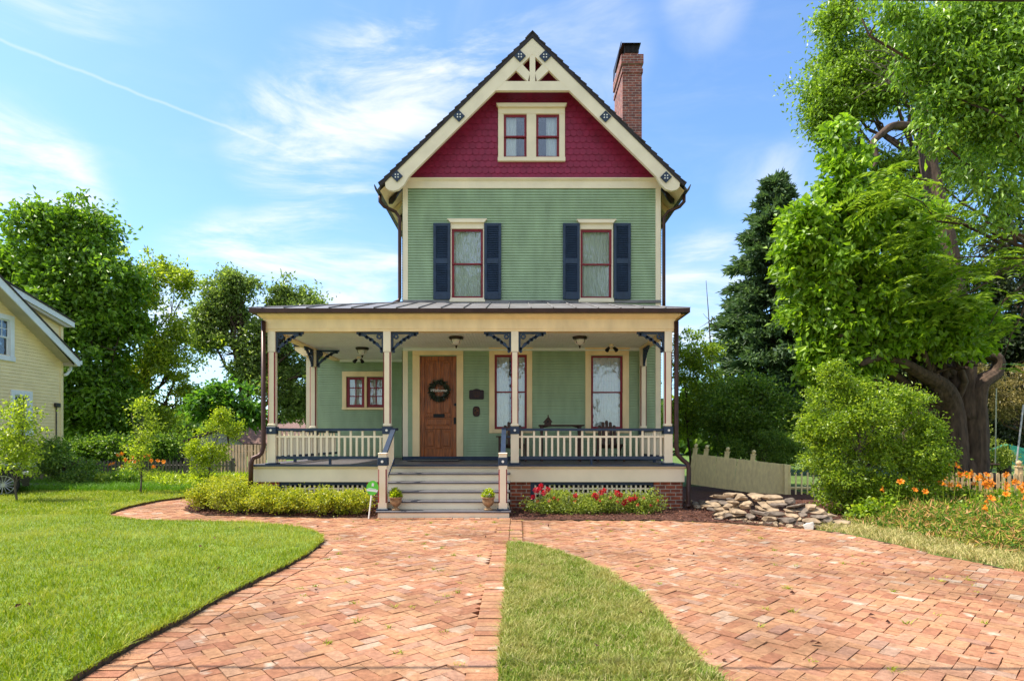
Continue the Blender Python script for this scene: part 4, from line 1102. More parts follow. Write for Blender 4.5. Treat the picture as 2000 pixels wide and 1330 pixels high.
# security sign
y = 10.75
sx, sz = X(728, y), Z(952.5, y); bx0 = X(719, y)
t = thing('yard_sign', 'round bright green yard sign with white band on a tilted stake', 'sign', (bx0, y, 0))
mb = MB(); mb.tube([(bx0, y, -.05), (sx-.02, y+.005, sz-.09)], .013, 6); mb.build('stake', M['whitedot'], t)
mb = MB(); an = R(-7); sr = .108
def rot(u, v): return (sx + u*math.cos(an) - v*math.sin(an), sz + u*math.sin(an) + v*math.cos(an))
mb.prism([rot(sr*math.cos(2*math.pi*k/32), sr*1.22*math.sin(2*math.pi*k/32)) for k in range(32)], y-.022, y-.012); pl = mb.build('panel', M['signgreen'], t)
mb = MB()
mb.prism([rot(-.094, -.065), (rot(.094, -.065)), rot(.103, -.026), rot(-.103, -.026)], y-.026, y-.0225); mb.prism([rot(-.02, .03), rot(.02, .03), rot(.02, .085), rot(-.02, .085)], y-.026, y-.0225)
mb.prism([rot(-.07, -.018), rot(.07, -.018), rot(.07, -.008), rot(-.07, -.008)], y-.026, y-.0225); mb.build('white_marking', M['signwhite'], t)

# ================================================================== GROUND
def structure(o): return tag(o, kind='structure')
mb = MB(); mb.add([(-220,-30,-.06),(220,-30,-.06),(220,420,-.06),(-220,420,-.06)], [(0,1,2,3)]); structure(mb.build('ground', M['groundgrass']))
lawn_edge = [G(*p) for p in ((217,1299.5),(280,1261),(350,1226),(420,1184),(490,1149),(560,1114),(598,1092),(618,1076),(630,1064),(629,1056),(618,1048),(595,1041),(560,1035),(510,1030),(455,1027.5),(350,1025.8),(280,1024),(245,1021.5),(220,1017),(210,1012.5),(214,1007),(245,996),(280,988),(315,981.5),(371,974))]
f0 = lawn_edge[0]; f1 = lawn_edge[1]
start = (f0[0] - (f1[0]-f0[0])*3.6, f0[1] - (f1[1]-f0[1])*3.6)
left_lawn = [(-24, start[1]), start] + lawn_edge + [G(385, 971), (-7.0, 16.2), (-7.3, 18.0), (-24, 18.0)]
ce = [G(*p) for p in ((993,1066),(1010,1066.5),(1030,1068.5),(1055,1074),(1090,1085),(1125,1098),(1177,1123),(1230,1157),(1265,1191),(1300,1236),(1335,1275),(1384,1328))]
q0, q1 = ce[-2], ce[-1]
ce.append((q1[0]+(q1[0]-q0[0])*2.2, q1[1]+(q1[1]-q0[1])*2.2))
cl0 = G(975, 1330); ca = ce[0]
center_lawn = [(cl0[0]-(ca[0]-cl0[0])*.18, ce[-1][1])] + [cl0] + ce
right_edge = [G(*p) for p in ((1300,1019.5),(1440,1026),(1527,1031),(1590,1037),(1650,1045),(1755,1068),(1825,1088),(1930,1107),(2000,1124))]
drive = [(-20, 1.5), (14, 1.5), (14, 6.2), (right_edge[-1][0]+.8, right_edge[-1][1]-.35)] + right_edge[::-1] + [G(1000, 1018.5), (sx1+.02, 10.89), (sx0-.02, 10.89), G(733,1015.5), G(600, 1013), G(400, 1008.5), G(366, 1000.5), G(364, 995), G(378, 986), (-7.0, 14.8), (-7.0, 18), (-10, 18), (-20, 12)]
mb = MB(); mb.prism_z(drive, -.05, 0.0); structure(mb.build('driveway_bed', M['sand']))
def turf(name, poly, z, matn='lawnbase'):
    mb = MB(); mb.prism_z(poly, -.05, z)
    o = structure(mb.build(name, M[matn])); o.data.materials.append(M['soil'])
    for p in o.data.polygons:
        if abs(p.normal.z) < .5: p.material_index = 1
    return o
turf('lawn', left_lawn, .075); turf('lawn', center_lawn, .035)
# herringbone pavers, each brick its own little block
def herringbone(angle, keep):
    L_, W_, gap = .202, .101, .0038
    c, s = math.cos(angle), math.sin(angle)
    n = 130; out = []
    I, J = np.meshgrid(np.arange(-n, n), np.arange(-n, n), indexing='ij')
    tt = (I - J) % 4
    res = []
    for kind in (0, 3):
        m = tt == kind
        i, j = I[m], J[m]
        if kind == 0: cx, cy, hx, hy = i + 1.0, j + .5, L_/2, W_/2
        else: cx, cy, hx, hy = i + .5, j + 1.0, W_/2, L_/2
        cx, cy = cx*.101, cy*.101
        px_, py_ = c*cx - s*cy, s*cx + c*cy + 7.0
        k = keep(np.stack([px_, py_], 1))
        for a, b in zip(px_[k], py_[k]): res.append((a, b, angle if kind == 0 else angle + math.pi/2, L_-gap, W_-gap))
    return res
def bricks_mesh(lst, name, zt=.028):
    A_ = np.array(lst); K = len(A_)
    V = np.zeros((K, 8, 3))
    jit = rng.normal(0, .0020, (K, 2)); da = rng.normal(0, R(1.1), K)
    c, s = np.cos(A_[:,2]+da), np.sin(A_[:,2]+da)
    tx, tyy = rng.normal(0, .007, K), rng.normal(0, .007, K); dz = rng.normal(0, .0024, K)
    for q, (u, v) in enumerate(((-1,-1),(1,-1),(1,1),(-1,1))):
        hx, hy = u*A_[:,3]/2*.992, v*A_[:,4]/2*.985
        x = A_[:,0]+jit[:,0] + c*hx - s*hy; y = A_[:,1]+jit[:,1] + s*hx + c*hy
        V[:,q,0] = x; V[:,q,1] = y; V[:,q,2] = -.02
        V[:,q+4,0] = x; V[:,q+4,1] = y; V[:,q+4,2] = zt + dz + hx*tx + hy*tyy
    return structure(fastmesh(name, V, 8, [(4,5,6,7),(0,1,5,4),(1,2,6,5),(2,3,7,6),(3,0,4,7)], M['bricks']))
def shrink_in(P_):
    return inside(drive, P_) & ~inside(left_lawn, P_) & ~inside(center_lawn, P_) & (P_[:,1] > 2.4) & (np.abs(P_[:,0]) < .95*P_[:,1]+1)
line_a, line_b = G(975, 1330), G(997, 1018)
def strip_x(y, px_): 
    return line_a[0] + (line_b[0]-line_a[0])*(y-line_a[1])/(line_b[1]-line_a[1]) + px_
def keepL(P_): return shrink_in(P_) & (P_[:,0] < strip_x(P_[:,1], -.17)) & ((P_[:,1] < 10.74) | (P_[:,0] < sx0 - .02))
def keepR(P_): return shrink_in(P_) & (P_[:,0] > strip_x(P_[:,1], np.where(P_[:,1] > ca[1], .17, -.02)))
bricks_mesh(herringbone(R(41), keepL) + herringbone(R(44), keepR), 'brick_driveway')
lst = []
y = 2.4
while y < 10.85:                                   # edging course along the small lawn
    lst.append((strip_x(y, -.105), y, 0, .20, .098))
    if y > ca[1]: lst.append((strip_x(y, .10), y, 0, .19, .098))
    y += .101
x = sx0 - .9
while x < strip_x(10.8, -.22): lst.append((x, 10.80, math.pi/2, .2, .098)); x += .101
bricks_mesh(lst, 'brick_edging', .0345)
# edging bricks on the curved lawn borders
def course(pts, off, step=.105):
    out = []; pts = [Vector((p[0], p[1], 0)) for p in pts]
    for a, b in zip(pts[:-1], pts[1:]):
        L_ = (b-a).length; d = (b-a)/L_; nn = Vector((d.y, -d.x, 0))
        for k in range(int(L_/step)):
            p = a + d*(k+.5)*step + nn*off; out.append((p.x, p.y, math.atan2(nn.y, nn.x), .198, .098))
    return out
ed = course(ce[2:], .11) 
ed += course([start] + lawn_edge[:8], .11)
bricks_mesh(ed, 'brick_edging', .036)
# mulch beds with loose chips
bedL = [G(733,1016), G(600,1013.5), G(400,1009), G(364,1001), G(362,996), G(376,986.5), (-7.2,14.9), (-7.2,18.2), (-5.0,18.2), (-5.0,12.2), (sx0,12.2), (sx0-.01,10.9)]
bedR = [(sx1+.01,10.9), G(1000,1018.5)] + right_edge[:4] + [G(1610,1036), (6.4,10.5), (7.0,12.0), (8,18), (3.6,18), (3.4,12.6), (sx1,12.6)]
mulch = turf('mulch_bed', bedL, .045, 'mulch'); mulch2 = turf('mulch_bed', bedR, .045, 'mulch')
def scatter(poly, n, ymax=99, ymin=0):
    P_ = np.array(poly); lo, hi = P_.min(0), P_.max(0); hi[1] = min(hi[1], ymax); lo[1] = max(lo[1], ymin)
    out = np.zeros((0,2))
    while len(out) < n:
        q = rng.uniform(lo, hi, (n*2, 2)); out = np.vstack([out, q[inside(poly, q)]])
    return out[:n]
pts = np.vstack([scatter(bedL, 5000, 13), scatter(bedR, 7000, 13.5)])
n = len(pts); p3 = np.column_stack([pts, np.full(n, .05) + rng.uniform(0, .025, n)])
leaves('mulch_chips', p3, np.column_stack([rng.normal(size=(n,2)), rng.normal(0,.25,n)]), .06, .022, M['chips'], upbias=3, fold=.1)['kind'] = 'stuff'
# asphalt strip of the neighbouring drive
mb = MB(); mb.prism_z([(-30, 17.2), (-13.8, 16.9), (-12.4, 17.6), (-12.2, 18.6), (-30, 18.8)], -.05, .085); structure(mb.build('neighbour_driveway', M['asphalt']))
# ---- grass blades
def blades(name, P2, z, hgt, wid, mat_, lean=.5):
    n = len(P2); a = rng.uniform(0, 2*math.pi, n)
    tuftf = 1 + .28*np.sin(P2[:,0]*7.3+1.3*np.sin(P2[:,1]*3.1))*np.sin(P2[:,1]*6.1+1.7*np.sin(P2[:,0]*2.7)) + .22*np.sin(P2[:,0]*23+P2[:,1]*9)*np.sin(P2[:,1]*27-P2[:,0]*5)
    h_ = hgt*rng.uniform(.45, 1.35, n)*tuftf
    base = np.column_stack([P2, np.full(n, z)])
    sd = np.column_stack([np.cos(a), np.sin(a), np.zeros(n)]); ln = rng.normal(0, lean, (n, 2))*h_[:,None]
    w_ = (wid*rng.uniform(.7, 1.3, n))[:,None]
    mid = base + np.column_stack([ln*.35, h_*.6]); tip = base + np.column_stack([ln, h_*.95])
    V = np.stack([base - sd*w_*.5, base + sd*w_*.5, mid + sd*w_*.4, tip, mid - sd*w_*.4], 1)
    o = fastmesh(name, V, 5, [(0,1,2,4),(4,2,3)], M[mat_]); o['kind'] = 'stuff'; return o
def by_dist(poly, n, p=1.6, ymin=2.6, ymax=99, xmin=-99):
    q = scatter(poly, n*3, ymax, ymin); w_ = np.minimum(1, (4.0/np.maximum(q[:,1], 3.0))**p)
    k = (rng.uniform(size=len(q)) < w_) & (np.abs(q[:,0]) < .93*q[:,1] + .8)
    return q[k]
blades('lawn_grass', by_dist(left_lawn, 230000, 1.3, 2.9, 11.5), .07, .055, .0065, 'grass')
blades('lawn_grass', by_dist(center_lawn, 26000, .8, 2.9), .03, .055, .0065, 'grass2')
blades('lawn_grass', scatter(left_lawn, 60000, 17.0, 11.0), .07, .06, .014, 'grass')
def edge_pts(line, per_m, spread, off):
    out = []
    for a_, b_ in zip(line[:-1], line[1:]):
        L_ = math.dist(a_, b_); k = max(1, int(L_*per_m)); t_ = rng.uniform(0, 1, k)
        d_ = np.array([b_[0]-a_[0], b_[1]-a_[1]])/L_; nn = np.array([d_[1], -d_[0]])
        out.append(np.array(a_) + t_[:,None]*(np.array(b_)-np.array(a_)) + nn*(off + rng.normal(0, spread, k))[:,None])
    return np.vstack(out)
blades('lawn_grass', edge_pts([start] + lawn_edge, 420, .012, -.012), .06, .045, .007, 'grass', .9)
blades('lawn_grass', edge_pts(ce, 800, .014, -.02), .025, .05, .007, 'grass2', .9)
blades('lawn_grass', edge_pts([cl0, ca], 500, .012, .012), .025, .045, .007, 'grass2', .9)
# taller bright grass by the neighbouring drive
pt = scatter([(-15,15.6),(-8.6,15.9),(-8.8,17.6),(-12.2,17.4),(-14,16.8)], 9000); blades('tall_grass', pt, .07, .16, .012, 'grass3', .6)
pt = scatter([(-22,19.0),(-9,19.0),(-7,18.2),(-7,26),(-22,26)], 14000); blades('tall_grass', pt, -.06, .25, .02, 'grass3', .6)
# straw edge on the right of the drive
straw = [right_edge[3], right_edge[4], right_edge[5], right_edge[6], right_edge[7], right_edge[8], (right_edge[8][0]+1, right_edge[8][1]-.3), (9, 9.2), (7.2, 10.2), (6.2, 10.6)]
turf('dry_verge', straw + [], .03, 'groundgrass')
blades('straw_grass', scatter(straw, 26000), .03, .075, .009, 'drygrass', .7)
# weeds between the pavers
wl_ = shrink_in; q = rng.uniform((-6, 3.2), (7, 10.6), (800, 2)); q = q[shrink_in(q)]
sel = q[rng.choice(len(q), 190)]; tuft = np.repeat(sel, 12, 0) + rng.normal(0, .016, (190*12, 2)); blades('paver_weeds', tuft, .02, .03, .007, 'grass', 1.0)
# fallen leaves on lawn and pavers
q = rng.uniform((-5, 3.6), (6.5, 10.5), (60, 2)); n = len(q)
lf = leaves('fallen_leaves', np.column_stack([q, np.where(inside(left_lawn, q), .12, np.where(inside(center_lawn, q), .08, .045))]), np.column_stack([rng.normal(size=(n,2)), rng.normal(0,.3,n)]), .055, .035, M['chips'], upbias=2); lf['kind'] = 'stuff'
# ================================================================== NEIGHBOURING BUILDINGS AND FENCES
ND = 22.0; xc = X(121, ND)
nb = thing('neighbour_house', 'pale yellow clapboard house with white trimmed eaves at the left edge', 'house', (xc, ND, 0))
def dist(px, v=0.0): return F*(xc - v)/(px - VX)        # the gable wall runs straight back from the street
def XN(px, v=0.0): return xc + dist(px, v) - ND
def ZN(py, px, v=0.0): return Z(py, dist(px, v))
def Pn(mb, name, mat, parent=None): return mb.build(name, M[mat], parent or nb)
nx1 = xc; nx0 = nx1 - 10.0; ridge = (nx0+nx1)/2
zbase = ZN(901, 100); nsl = .63
soff_r = (XN(0), ZN(578, 0)); 
def under(x): return soff_r[1] - nsl*(x - soff_r[0])
eave_z = under(nx1)
# gable wall boards clipped by the roof line, with window gaps
nw1 = (XN(-22), XN(18), ZN(696, 18), ZN(626, 18)); nw2 = (XN(27), XN(54), ZN(842, 40), ZN(772, 40))
mb = MB(); z = zbase; expo = .115
while z < under(ridge) - .1:
    zb_ = z + expo; xr = min(nx1 - .1, soff_r[0] + (soff_r[1]-z-.06)/nsl); xl = 2*ridge - xr
    spans = [(max(nx0, xl), xr)]
    for h0, h1, k0, k1 in (nw1, nw2):
        if k0 < z+.05 < k1:
            s2 = []
            for a, b in spans:
                if h1 <= a or h0 >= b: s2.append((a, b)); continue
                if h0 > a: s2.append((a, h0))
                if h1 < b: s2.append((h1, b))
            spans = s2
    for a, b in spans:
        mb.quad((a, ND-.02, z), (b, ND-.02, z), (b, ND-.003, zb_), (a, ND-.003, zb_)); mb.quad((a, ND, z), (b, ND, z), (b, ND-.02, z), (a, ND-.02, z))
    z = zb_
Pn(mb, 'siding', 'yellow')
mb = MB(); boards(mb, ND, ND+9, zbase, eave_z, 0, expo=.115, T=lambda u, d, z: (nx1 + d, u, z)); Pn(mb, 'siding', 'yellow')
mb = MB(); mb.box(nx1-.11, nx1+.03, ND-.03, ND+.08, zbase, eave_z+.05); Pn(mb, 'corner_board', 'yellow')
mb = MB(); mb.box(nx0, nx1+.01, ND-.05, ND+.05, zbase-.16, zbase); Pn(mb, 'skirt_board', 'white')
mb = MB(); mb.box(nx0, nx1-.05, ND+.03, ND+9, -.1, zbase-.1); Pn(mb, 'foundation', 'found')
mb = MB(); mb.box(nx0+.1, nx1-.05, ND+8.9, ND+9, 0, eave_z); mb.box(nx0, nx0+.1, ND, ND+9, 0, eave_z); Pn(mb, 'back_wall', 'yellow')
RD = ND - .5
def nroof(name, pts_in, y0, y1, th, mat): 
    mb = MB(); mb.prism(pts_in, y0, y1); return Pn(mb, name, mat)
rx1 = XN(157, -.5); rz1_ = ZN(705, 157, -.5)
def upper(x): return rz1_ + nsl*(rx1 - x)
ru = upper(ridge)
for s in (1, -1):
    f = lambda x: x if s > 0 else 2*ridge - x
    nroof('roof', [(f(ridge), ru+.06), (f(rx1), rz1_+.06), (f(rx1), rz1_), (f(ridge), ru)], RD-.03, ND+9.3, 0, 'roofing')
    nroof('bargeboard', [(f(ridge), ru-.002), (f(rx1), rz1_-.002), (f(rx1), rz1_-.20), (f(rx1-.12), rz1_-.20+.12*0), (f(ridge), ru-.30)], RD, RD+.04, 0, 'white')
    nroof('soffit', [(f(ridge), ru-.30), (f(rx1-.05), rz1_-.22), (f(nx1-.0), rz1_-.20), (f(nx1), under(nx1)), (f(ridge), under(ridge))], RD+.045, ND-.004, 0, 'tan')
mb = MB(); mb.box(rx1-.02, rx1+.13, RD+.02, ND+9.2, rz1_-.13, rz1_+.02); mb.tube([(nx1+.3, ND-.1, rz1_-.12), (nx1+.3, ND-.1, rz1_-.32), (nx1+.12, ND-.1, rz1_-.5), (nx1+.0, ND-.1, rz1_-.55)], .05, 8); Pn(mb, 'gutter', 'white')
# shed dormer
dzr, dxr = ZN(630, 146, -.2), XN(146, -.2); dz1x = XN(10, -.2); dz1z = ZN(549, 10, -.2)
nroof('dormer_roof', [(dz1x-.9, dz1z+.06+.20), (dxr, dzr+.05), (dxr, dzr), (dz1x-.9, dz1z+.20)], RD+.27, ND+8.6, 0, 'roofing')
nroof('bargeboard', [(dz1x-.9, dz1z+.20-.002), (dxr, dzr-.002), (dxr, dzr-.19), (dz1x-.9, dz1z+.20-.22)], RD+.3, RD+.34, 0, 'white')
nroof('soffit', [(dz1x-.9, dz1z+.20-.22), (dxr, dzr-.19), (nx1, dzr-.24), (dz1x-.9, dz1z+.20-.27)], RD+.345, ND-.0, 0, 'tan')
mb = MB(); z = rz1_ - .1
while z < dzr + 2.2:
    xl = rx1 - (z - rz1_ - .0)/nsl - .1; xr_ = min(nx1, dxr - (z + .08 - (dzr-.2))/(abs((dz1z-dzr)/(dz1x-dxr))) - .05)
    if xr_ > xl: mb.quad((xl, ND-.0, z), (xr_, ND-.0, z), (xr_, ND+.015, z+.115), (xl, ND+.015, z+.115)); mb.quad((xl, ND+.02, z), (xr_, ND+.02, z), (xr_, ND, z), (xl, ND, z))
    z += .115
Pn(mb, 'dormer_siding', 'yellow')
mb = MB(); mb.box(nx1-.1, nx1+.03, ND-.03, ND+.05, eave_z+.3, dzr-.2); Pn(mb, 'corner_board', 'yellow')
for op in (nw1, nw2):
    x0, x1, z0, z1 = op; mb = MB(); q = .16
    mb.bevbox(x0-q, x0, ND-.05, ND+.1, z0, z1); mb.bevbox(x1, x1+q, ND-.05, ND+.1, z0, z1); mb.bevbox(x0-q, x1+q, ND-.053, ND+.1, z1, z1+q); mb.bevbox(x0-q-.02, x1+q+.02, ND-.07, ND+.1, z0-q, z0)
    w = Pn(mb, 'window', 'white')
    zm = (z0+z1)/2
    for a, b, y_, grid in ((zm, z1, ND+.02, True), (z0, zm+.03, ND+.05, False)):
        mb = MB(); s = .04; mb.box(x0, x0+s, y_, y_+.03, a, b); mb.box(x1-s, x1, y_, y_+.03, a, b); mb.box(x0+s, x1-s, y_, y_+.03, a, a+s); mb.box(x0+s, x1-s, y_, y_+.03, b-s, b)
        if grid:
            for i in (1, 2): xx = x0+(x1-x0)*i/3; mb.box(xx-.01, xx+.01, y_+.002, y_+.02, a+s, b-s)
            zz = (a+b)/2; mb.box(x0+s, x1-s, y_+.003, y_+.019, zz-.01, zz+.01)
        mb.build('sash', M['white'], w)
        mb = MB(); mb.box(x0+s, x1-s, y_+.012, y_+.015, a+s, b-s); mb.build('pane', M['glass'], w)
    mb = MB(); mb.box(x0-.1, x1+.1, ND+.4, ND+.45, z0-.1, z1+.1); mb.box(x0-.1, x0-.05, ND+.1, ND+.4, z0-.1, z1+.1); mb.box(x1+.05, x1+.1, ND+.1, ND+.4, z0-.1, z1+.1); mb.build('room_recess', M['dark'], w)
mb = MB(); mb.tube([(XN(108), ND-.04, ZN(790,108)), (XN(108), ND-.04, ZN(880,108))], .02, 6); mb.bevbox(XN(104), XN(113), ND-.12, ND-.02, ZN(795,108), ZN(787,108), .01); Pn(mb, 'meter_conduit', 'gutter')
nb.rotation_euler[2] = math.pi/2
# shed with gable front, its own roof
SD = 30.0
t = thing('garden_shed', 'pale garden shed with low gable and small ornament behind the board fence', 'shed', (X(410, SD), SD, 0))
sxa, sxb, sxp = X(357, SD), X(476, SD), X(428, SD)
mb = MB(); mb.prism([(sxa, -.1), (sxb, -.1), (sxb, Z(866, SD)), (sxp, Z(841, SD)), (sxa, Z(866, SD))], SD, SD+.1); mb.box(sxa, sxa+.1, SD+.1, SD+5, -.1, Z(866, SD)); mb.build('wall', M['shed'], t)
mb = MB(); rz = Z(841, SD)
mb.prism([(sxa-.25, Z(869, SD)), (sxp, rz+.02), (sxb+.25, Z(868, SD)), (sxb+.25, Z(868, SD)+.1), (sxp, rz+.14), (sxa-.25, Z(869, SD)+.1)], SD-.15, SD+.3)
mb.add([(sxp, SD+.3, rz+.14), (X(640, SD), SD+.3, rz+.14), (X(640, SD), SD-.6, Z(866, SD)+.0), (sxb+.25, SD-.6, Z(866, SD)+.0)], [(3,2,1,0)])
mb.box(sxb+.25, X(640, SD), SD-.64, SD-.6, Z(866, SD)-.1, Z(866, SD)); mb.build('roof', M['redroof'], t)
mb = MB(); cx_, cz2 = X(385, SD), Z(866, SD)
mb.prism([(cx_-.2, cz2), (cx_-.05, cz2+.03), (cx_, cz2+.07), (cx_+.05, cz2+.03), (cx_+.2, cz2), (cx_+.05, cz2-.03), (cx_, cz2-.07), (cx_-.05, cz2-.03)], SD-.06, SD-.01); mb.build('wall_ornament', M['black'], t)
# distant roof beyond
QD = 44.0
t = thing('distant_house', 'low house with faded red shingle roof seen beyond the left porch posts', 'house', (X(560, QD), QD, 0))
mb = MB(); mb.box(X(480, QD), X(700, QD), QD+1, QD+8, -.1, Z(838, QD)); mb.build('wall', M['shed'], t)
mb = MB(); mb.prism_x([(QD, Z(848, QD)), (QD+5, Z(810, QD+5)), (QD+10, Z(848, QD+5)), (QD+10, Z(850, QD+5)-.1), (QD, Z(848, QD)-.15)], X(478, QD), X(700, QD)); rf = mb.build('roof', M['redroof'], t)
mb = MB(); mb.lathe([(.3, Z(822, QD+3)-.4), (.3, Z(820, QD+3)), (.5, Z(819, QD+3)), (.5, Z(815, QD+3)), (.2, Z(812, QD+3))], X(546, QD+3), QD+3, 12); mb.build('roof_vent', M['gutter'], rf)
# fences
def fence(name, label, p0, p1, h_, n, mat, w_, gap_post=None, top='point', z0=0, lean=0.0, posts=(), posth=None, rails=(.25, .75), ball=False, part='picket', dz=0.0, jit=.01, railmat=None):
    """p0,p1 plan points; lean tips the top sideways"""
    a, b = Vector((*p0, z0)), Vector((*p1, z0+dz)); d = b-a; L_ = d.length; u = d.normalized(); nn = Vector((u.y, -u.x, 0))
    t = thing(name, label, 'fence', tuple(a))
    for k in range(n):
        q = (k+.5)/n; c = a + d*q; ww = w_*.5; hh = h_*(1 + random.uniform(-jit, jit)); ln = lean + random.gauss(0, .006)
        tp = Vector((u.x*ln*hh, u.y*ln*hh, hh))
        e = nn*.010
        prof = [(-ww, 0), (ww, 0)] + ([(ww, 1-.06/hh), (0, 1), (-ww, 1-.06/hh)] if top == 'point' else [(ww, 1-.03/hh), (ww*.6, 1-.008/hh), (0, 1), (-ww*.6, 1-.008/hh), (-ww, 1-.03/hh)] if top == 'round' else [(ww, 1), (-ww, 1)])
        mb = MB(); m_ = len(prof)
        fr = [c + u*s + tp*v + e for s, v in prof]; bk = [c + u*s + tp*v - e for s, v in prof]
        mb.add(fr + bk, [tuple(range(m_)), tuple(range(2*m_-1, m_-1, -1))] + [((i+1) % m_, i, i+m_, (i+1) % m_+m_) for i in range(m_)])
        mb.build(part, M[mat], t)
    for f in rails:
        mb = MB(); e = nn*-.03
        A1, B1 = a + Vector((0,0,h_*f)) + e, b + Vector((0,0,h_*f)) + e
        mb.tube([A1 + u*lean*h_*f, B1 + u*lean*h_*f], .035, 4); mb.build('rail', M[railmat or mat], t)
    for q in posts:
        c = a + d*q; hh = posth or h_*1.1; s = .055
        mb = MB(); ang = math.atan2(u.y, u.x)
        pb = MB(); pb.bevbox(-s, s, -s, s, 0, hh, .008)
        if ball: pb.bevbox(-s-.012, s+.012, -s-.012, s+.012, hh, hh+.025, .006); pb.lathe([(.02, hh+.025), (.03, hh+.04), (.052, hh+.075), (.052, hh+.10), (.03, hh+.135), (.005, hh+.145)], 0, 0, 14)
        sh = Matrix.Identity(4); sh[0][2] = lean
        pb.xform(Matrix.Translation(c - nn*.06) @ Matrix.Rotation(ang, 4, 'Z') @ sh)
        pb.build('post', M[railmat or mat], t)
    return t
fence('picket_fence', 'weathered grey pointed picket fence behind the orange lilies on the left', (X(150, 21), 21.0), (X(460, 21.5), 21.5), .76, 44, 'oldfence', .075, posts=(.02, .35, .68, .98), z0=-.05)
fence('board_fence', 'tall tan wooden board fence beside the porch on the left', (X(424, 24), 24.0), (X(560, 22.0), 22.0), 1.30, 22, 'boardfence', .128, top='flat', rails=(.2, .8), z0=-.05, jit=.008, part='board')
fence('dark_fence', 'dark stained solid board fence under the big left trees', (X(128, 27), 27.0), (X(372, 27), 27.0), 1.18, 40, 'darkfence', .145, top='flat', z0=-.05, part='board')
fence('leaning_fence', 'cream beadboard fence with tipping panels and slender posts behind the stone wall', (X(1344, 16.6), 16.6), (X(1535, 15.4), 15.4), .84, 42, 'palefence', .060, top='flat', z0=.22, dz=-.26, lean=.14, posts=(.02, .14, .36, .625), posth=.98, jit=.006, ball=True, part='slat')
fence('gate_fence', 'short run of cream pickets with a square post beside the big bush', (X(1537, 15.3), 15.3), (X(1640, 15.3), 15.3), .66, 9, 'palefence', .036, top='flat', z0=-.05, posts=(.0,), posth=.86, rails=(.40,))
fence('sunny_picket_fence', 'weathered tan picket fence with a ball topped post behind the day lilies', (X(1800, 12.9), 12.9), (X(2120, 12.0), 12.0), .82, 28, 'sunfence', .058, top='round', z0=-.06, posts=(.62,), posth=.94, ball=True, rails=(.3, .72))
# car beside the neighbouring house
cy = 15.6; wxc = X(6, cy-.8); wr_ = .325
t = thing('parked_car', 'black parked car with spoked alloy wheel at the left edge', 'car', (wxc, cy-.8, 0))
mb = MB(); cx0 = wxc + .50
prof = [(cx0, .28), (cx0+.02, .52), (cx0-.06, .68), (cx0-.9, .86), (cx0-1.7, 1.36), (cx0-2.7, 1.42), (cx0-3.6, 1.05), (cx0-4.2, .98), (cx0-4.3, .6), (cx0-4.25, .28)]
for wc in (wxc, wxc-2.65): pass
bot = [(cx0-4.25, .28)]
for wc in (wxc-2.65, wxc):
    bot += [(wc - .37, .28)] + [(wc - .37*math.cos(a), .30 + .37*math.sin(a)) for a in [math.pi*k/8 for k in range(1, 8)]] + [(wc + .37, .28)]
mb.prism(prof[:-1] + bot, cy-.82, cy+.82); mb.build('body', M['carpaint'], t)
mb = MB(); mb.prism([(cx0-1.0, .88), (cx0-1.72, 1.31), (cx0-2.65, 1.36), (cx0-3.4, 1.02)], cy-.83, cy-.822); mb.build('side_window', M['glass'], t)
for wc in (wxc, wxc-2.65):
    for sd in (-1, 1):
        yw = cy + sd*.74
        mb = MB(); nn_ = 32
        prof_ = [(.225, -.1), (.30, -.105), (wr_, -.07), (wr_, .07), (.30, .105), (.225, .1)]
        vs = [(wc + r_*math.cos(2*math.pi*k/nn_), yw + o_, .33 + r_*math.sin(2*math.pi*k/nn_)) for r_, o_ in prof_ for k in range(nn_)]
        fs = [(i*nn_+k, i*nn_+(k+1) % nn_, (i+1)*nn_+(k+1) % nn_, (i+1)*nn_+k) for i in range(5) for k in range(nn_)]
        mb.add(vs, fs); wh = mb.build('wheel', M['rubber'], t)
        mb = MB()
        for k in range(15):
            a = 2*math.pi*k/15; mb.tube([(wc + .03*math.cos(a), yw - .085, .33 + .03*math.sin(a)), (wc + .215*math.cos(a), yw - .095, .33 + .215*math.sin(a))], [.012, .009], 6)
        mb.disc_y(wc, .33, .045, yw-.10, yw-.07); mb.tube([(wc + .222*math.cos(2*math.pi*k/28), yw-.09, .33 + .222*math.sin(2*math.pi*k/28)) for k in range(29)], .014, 6, cap=False); mb.build('rim', M['alloy'], wh)
mb = MB(); mb.bevbox(cx0-.16, cx0+.0, cy-.835, cy-.5, .56, .66, .02); mb.build('headlight', M['lampglass'], t)
t.rotation_euler[2] = R(40)
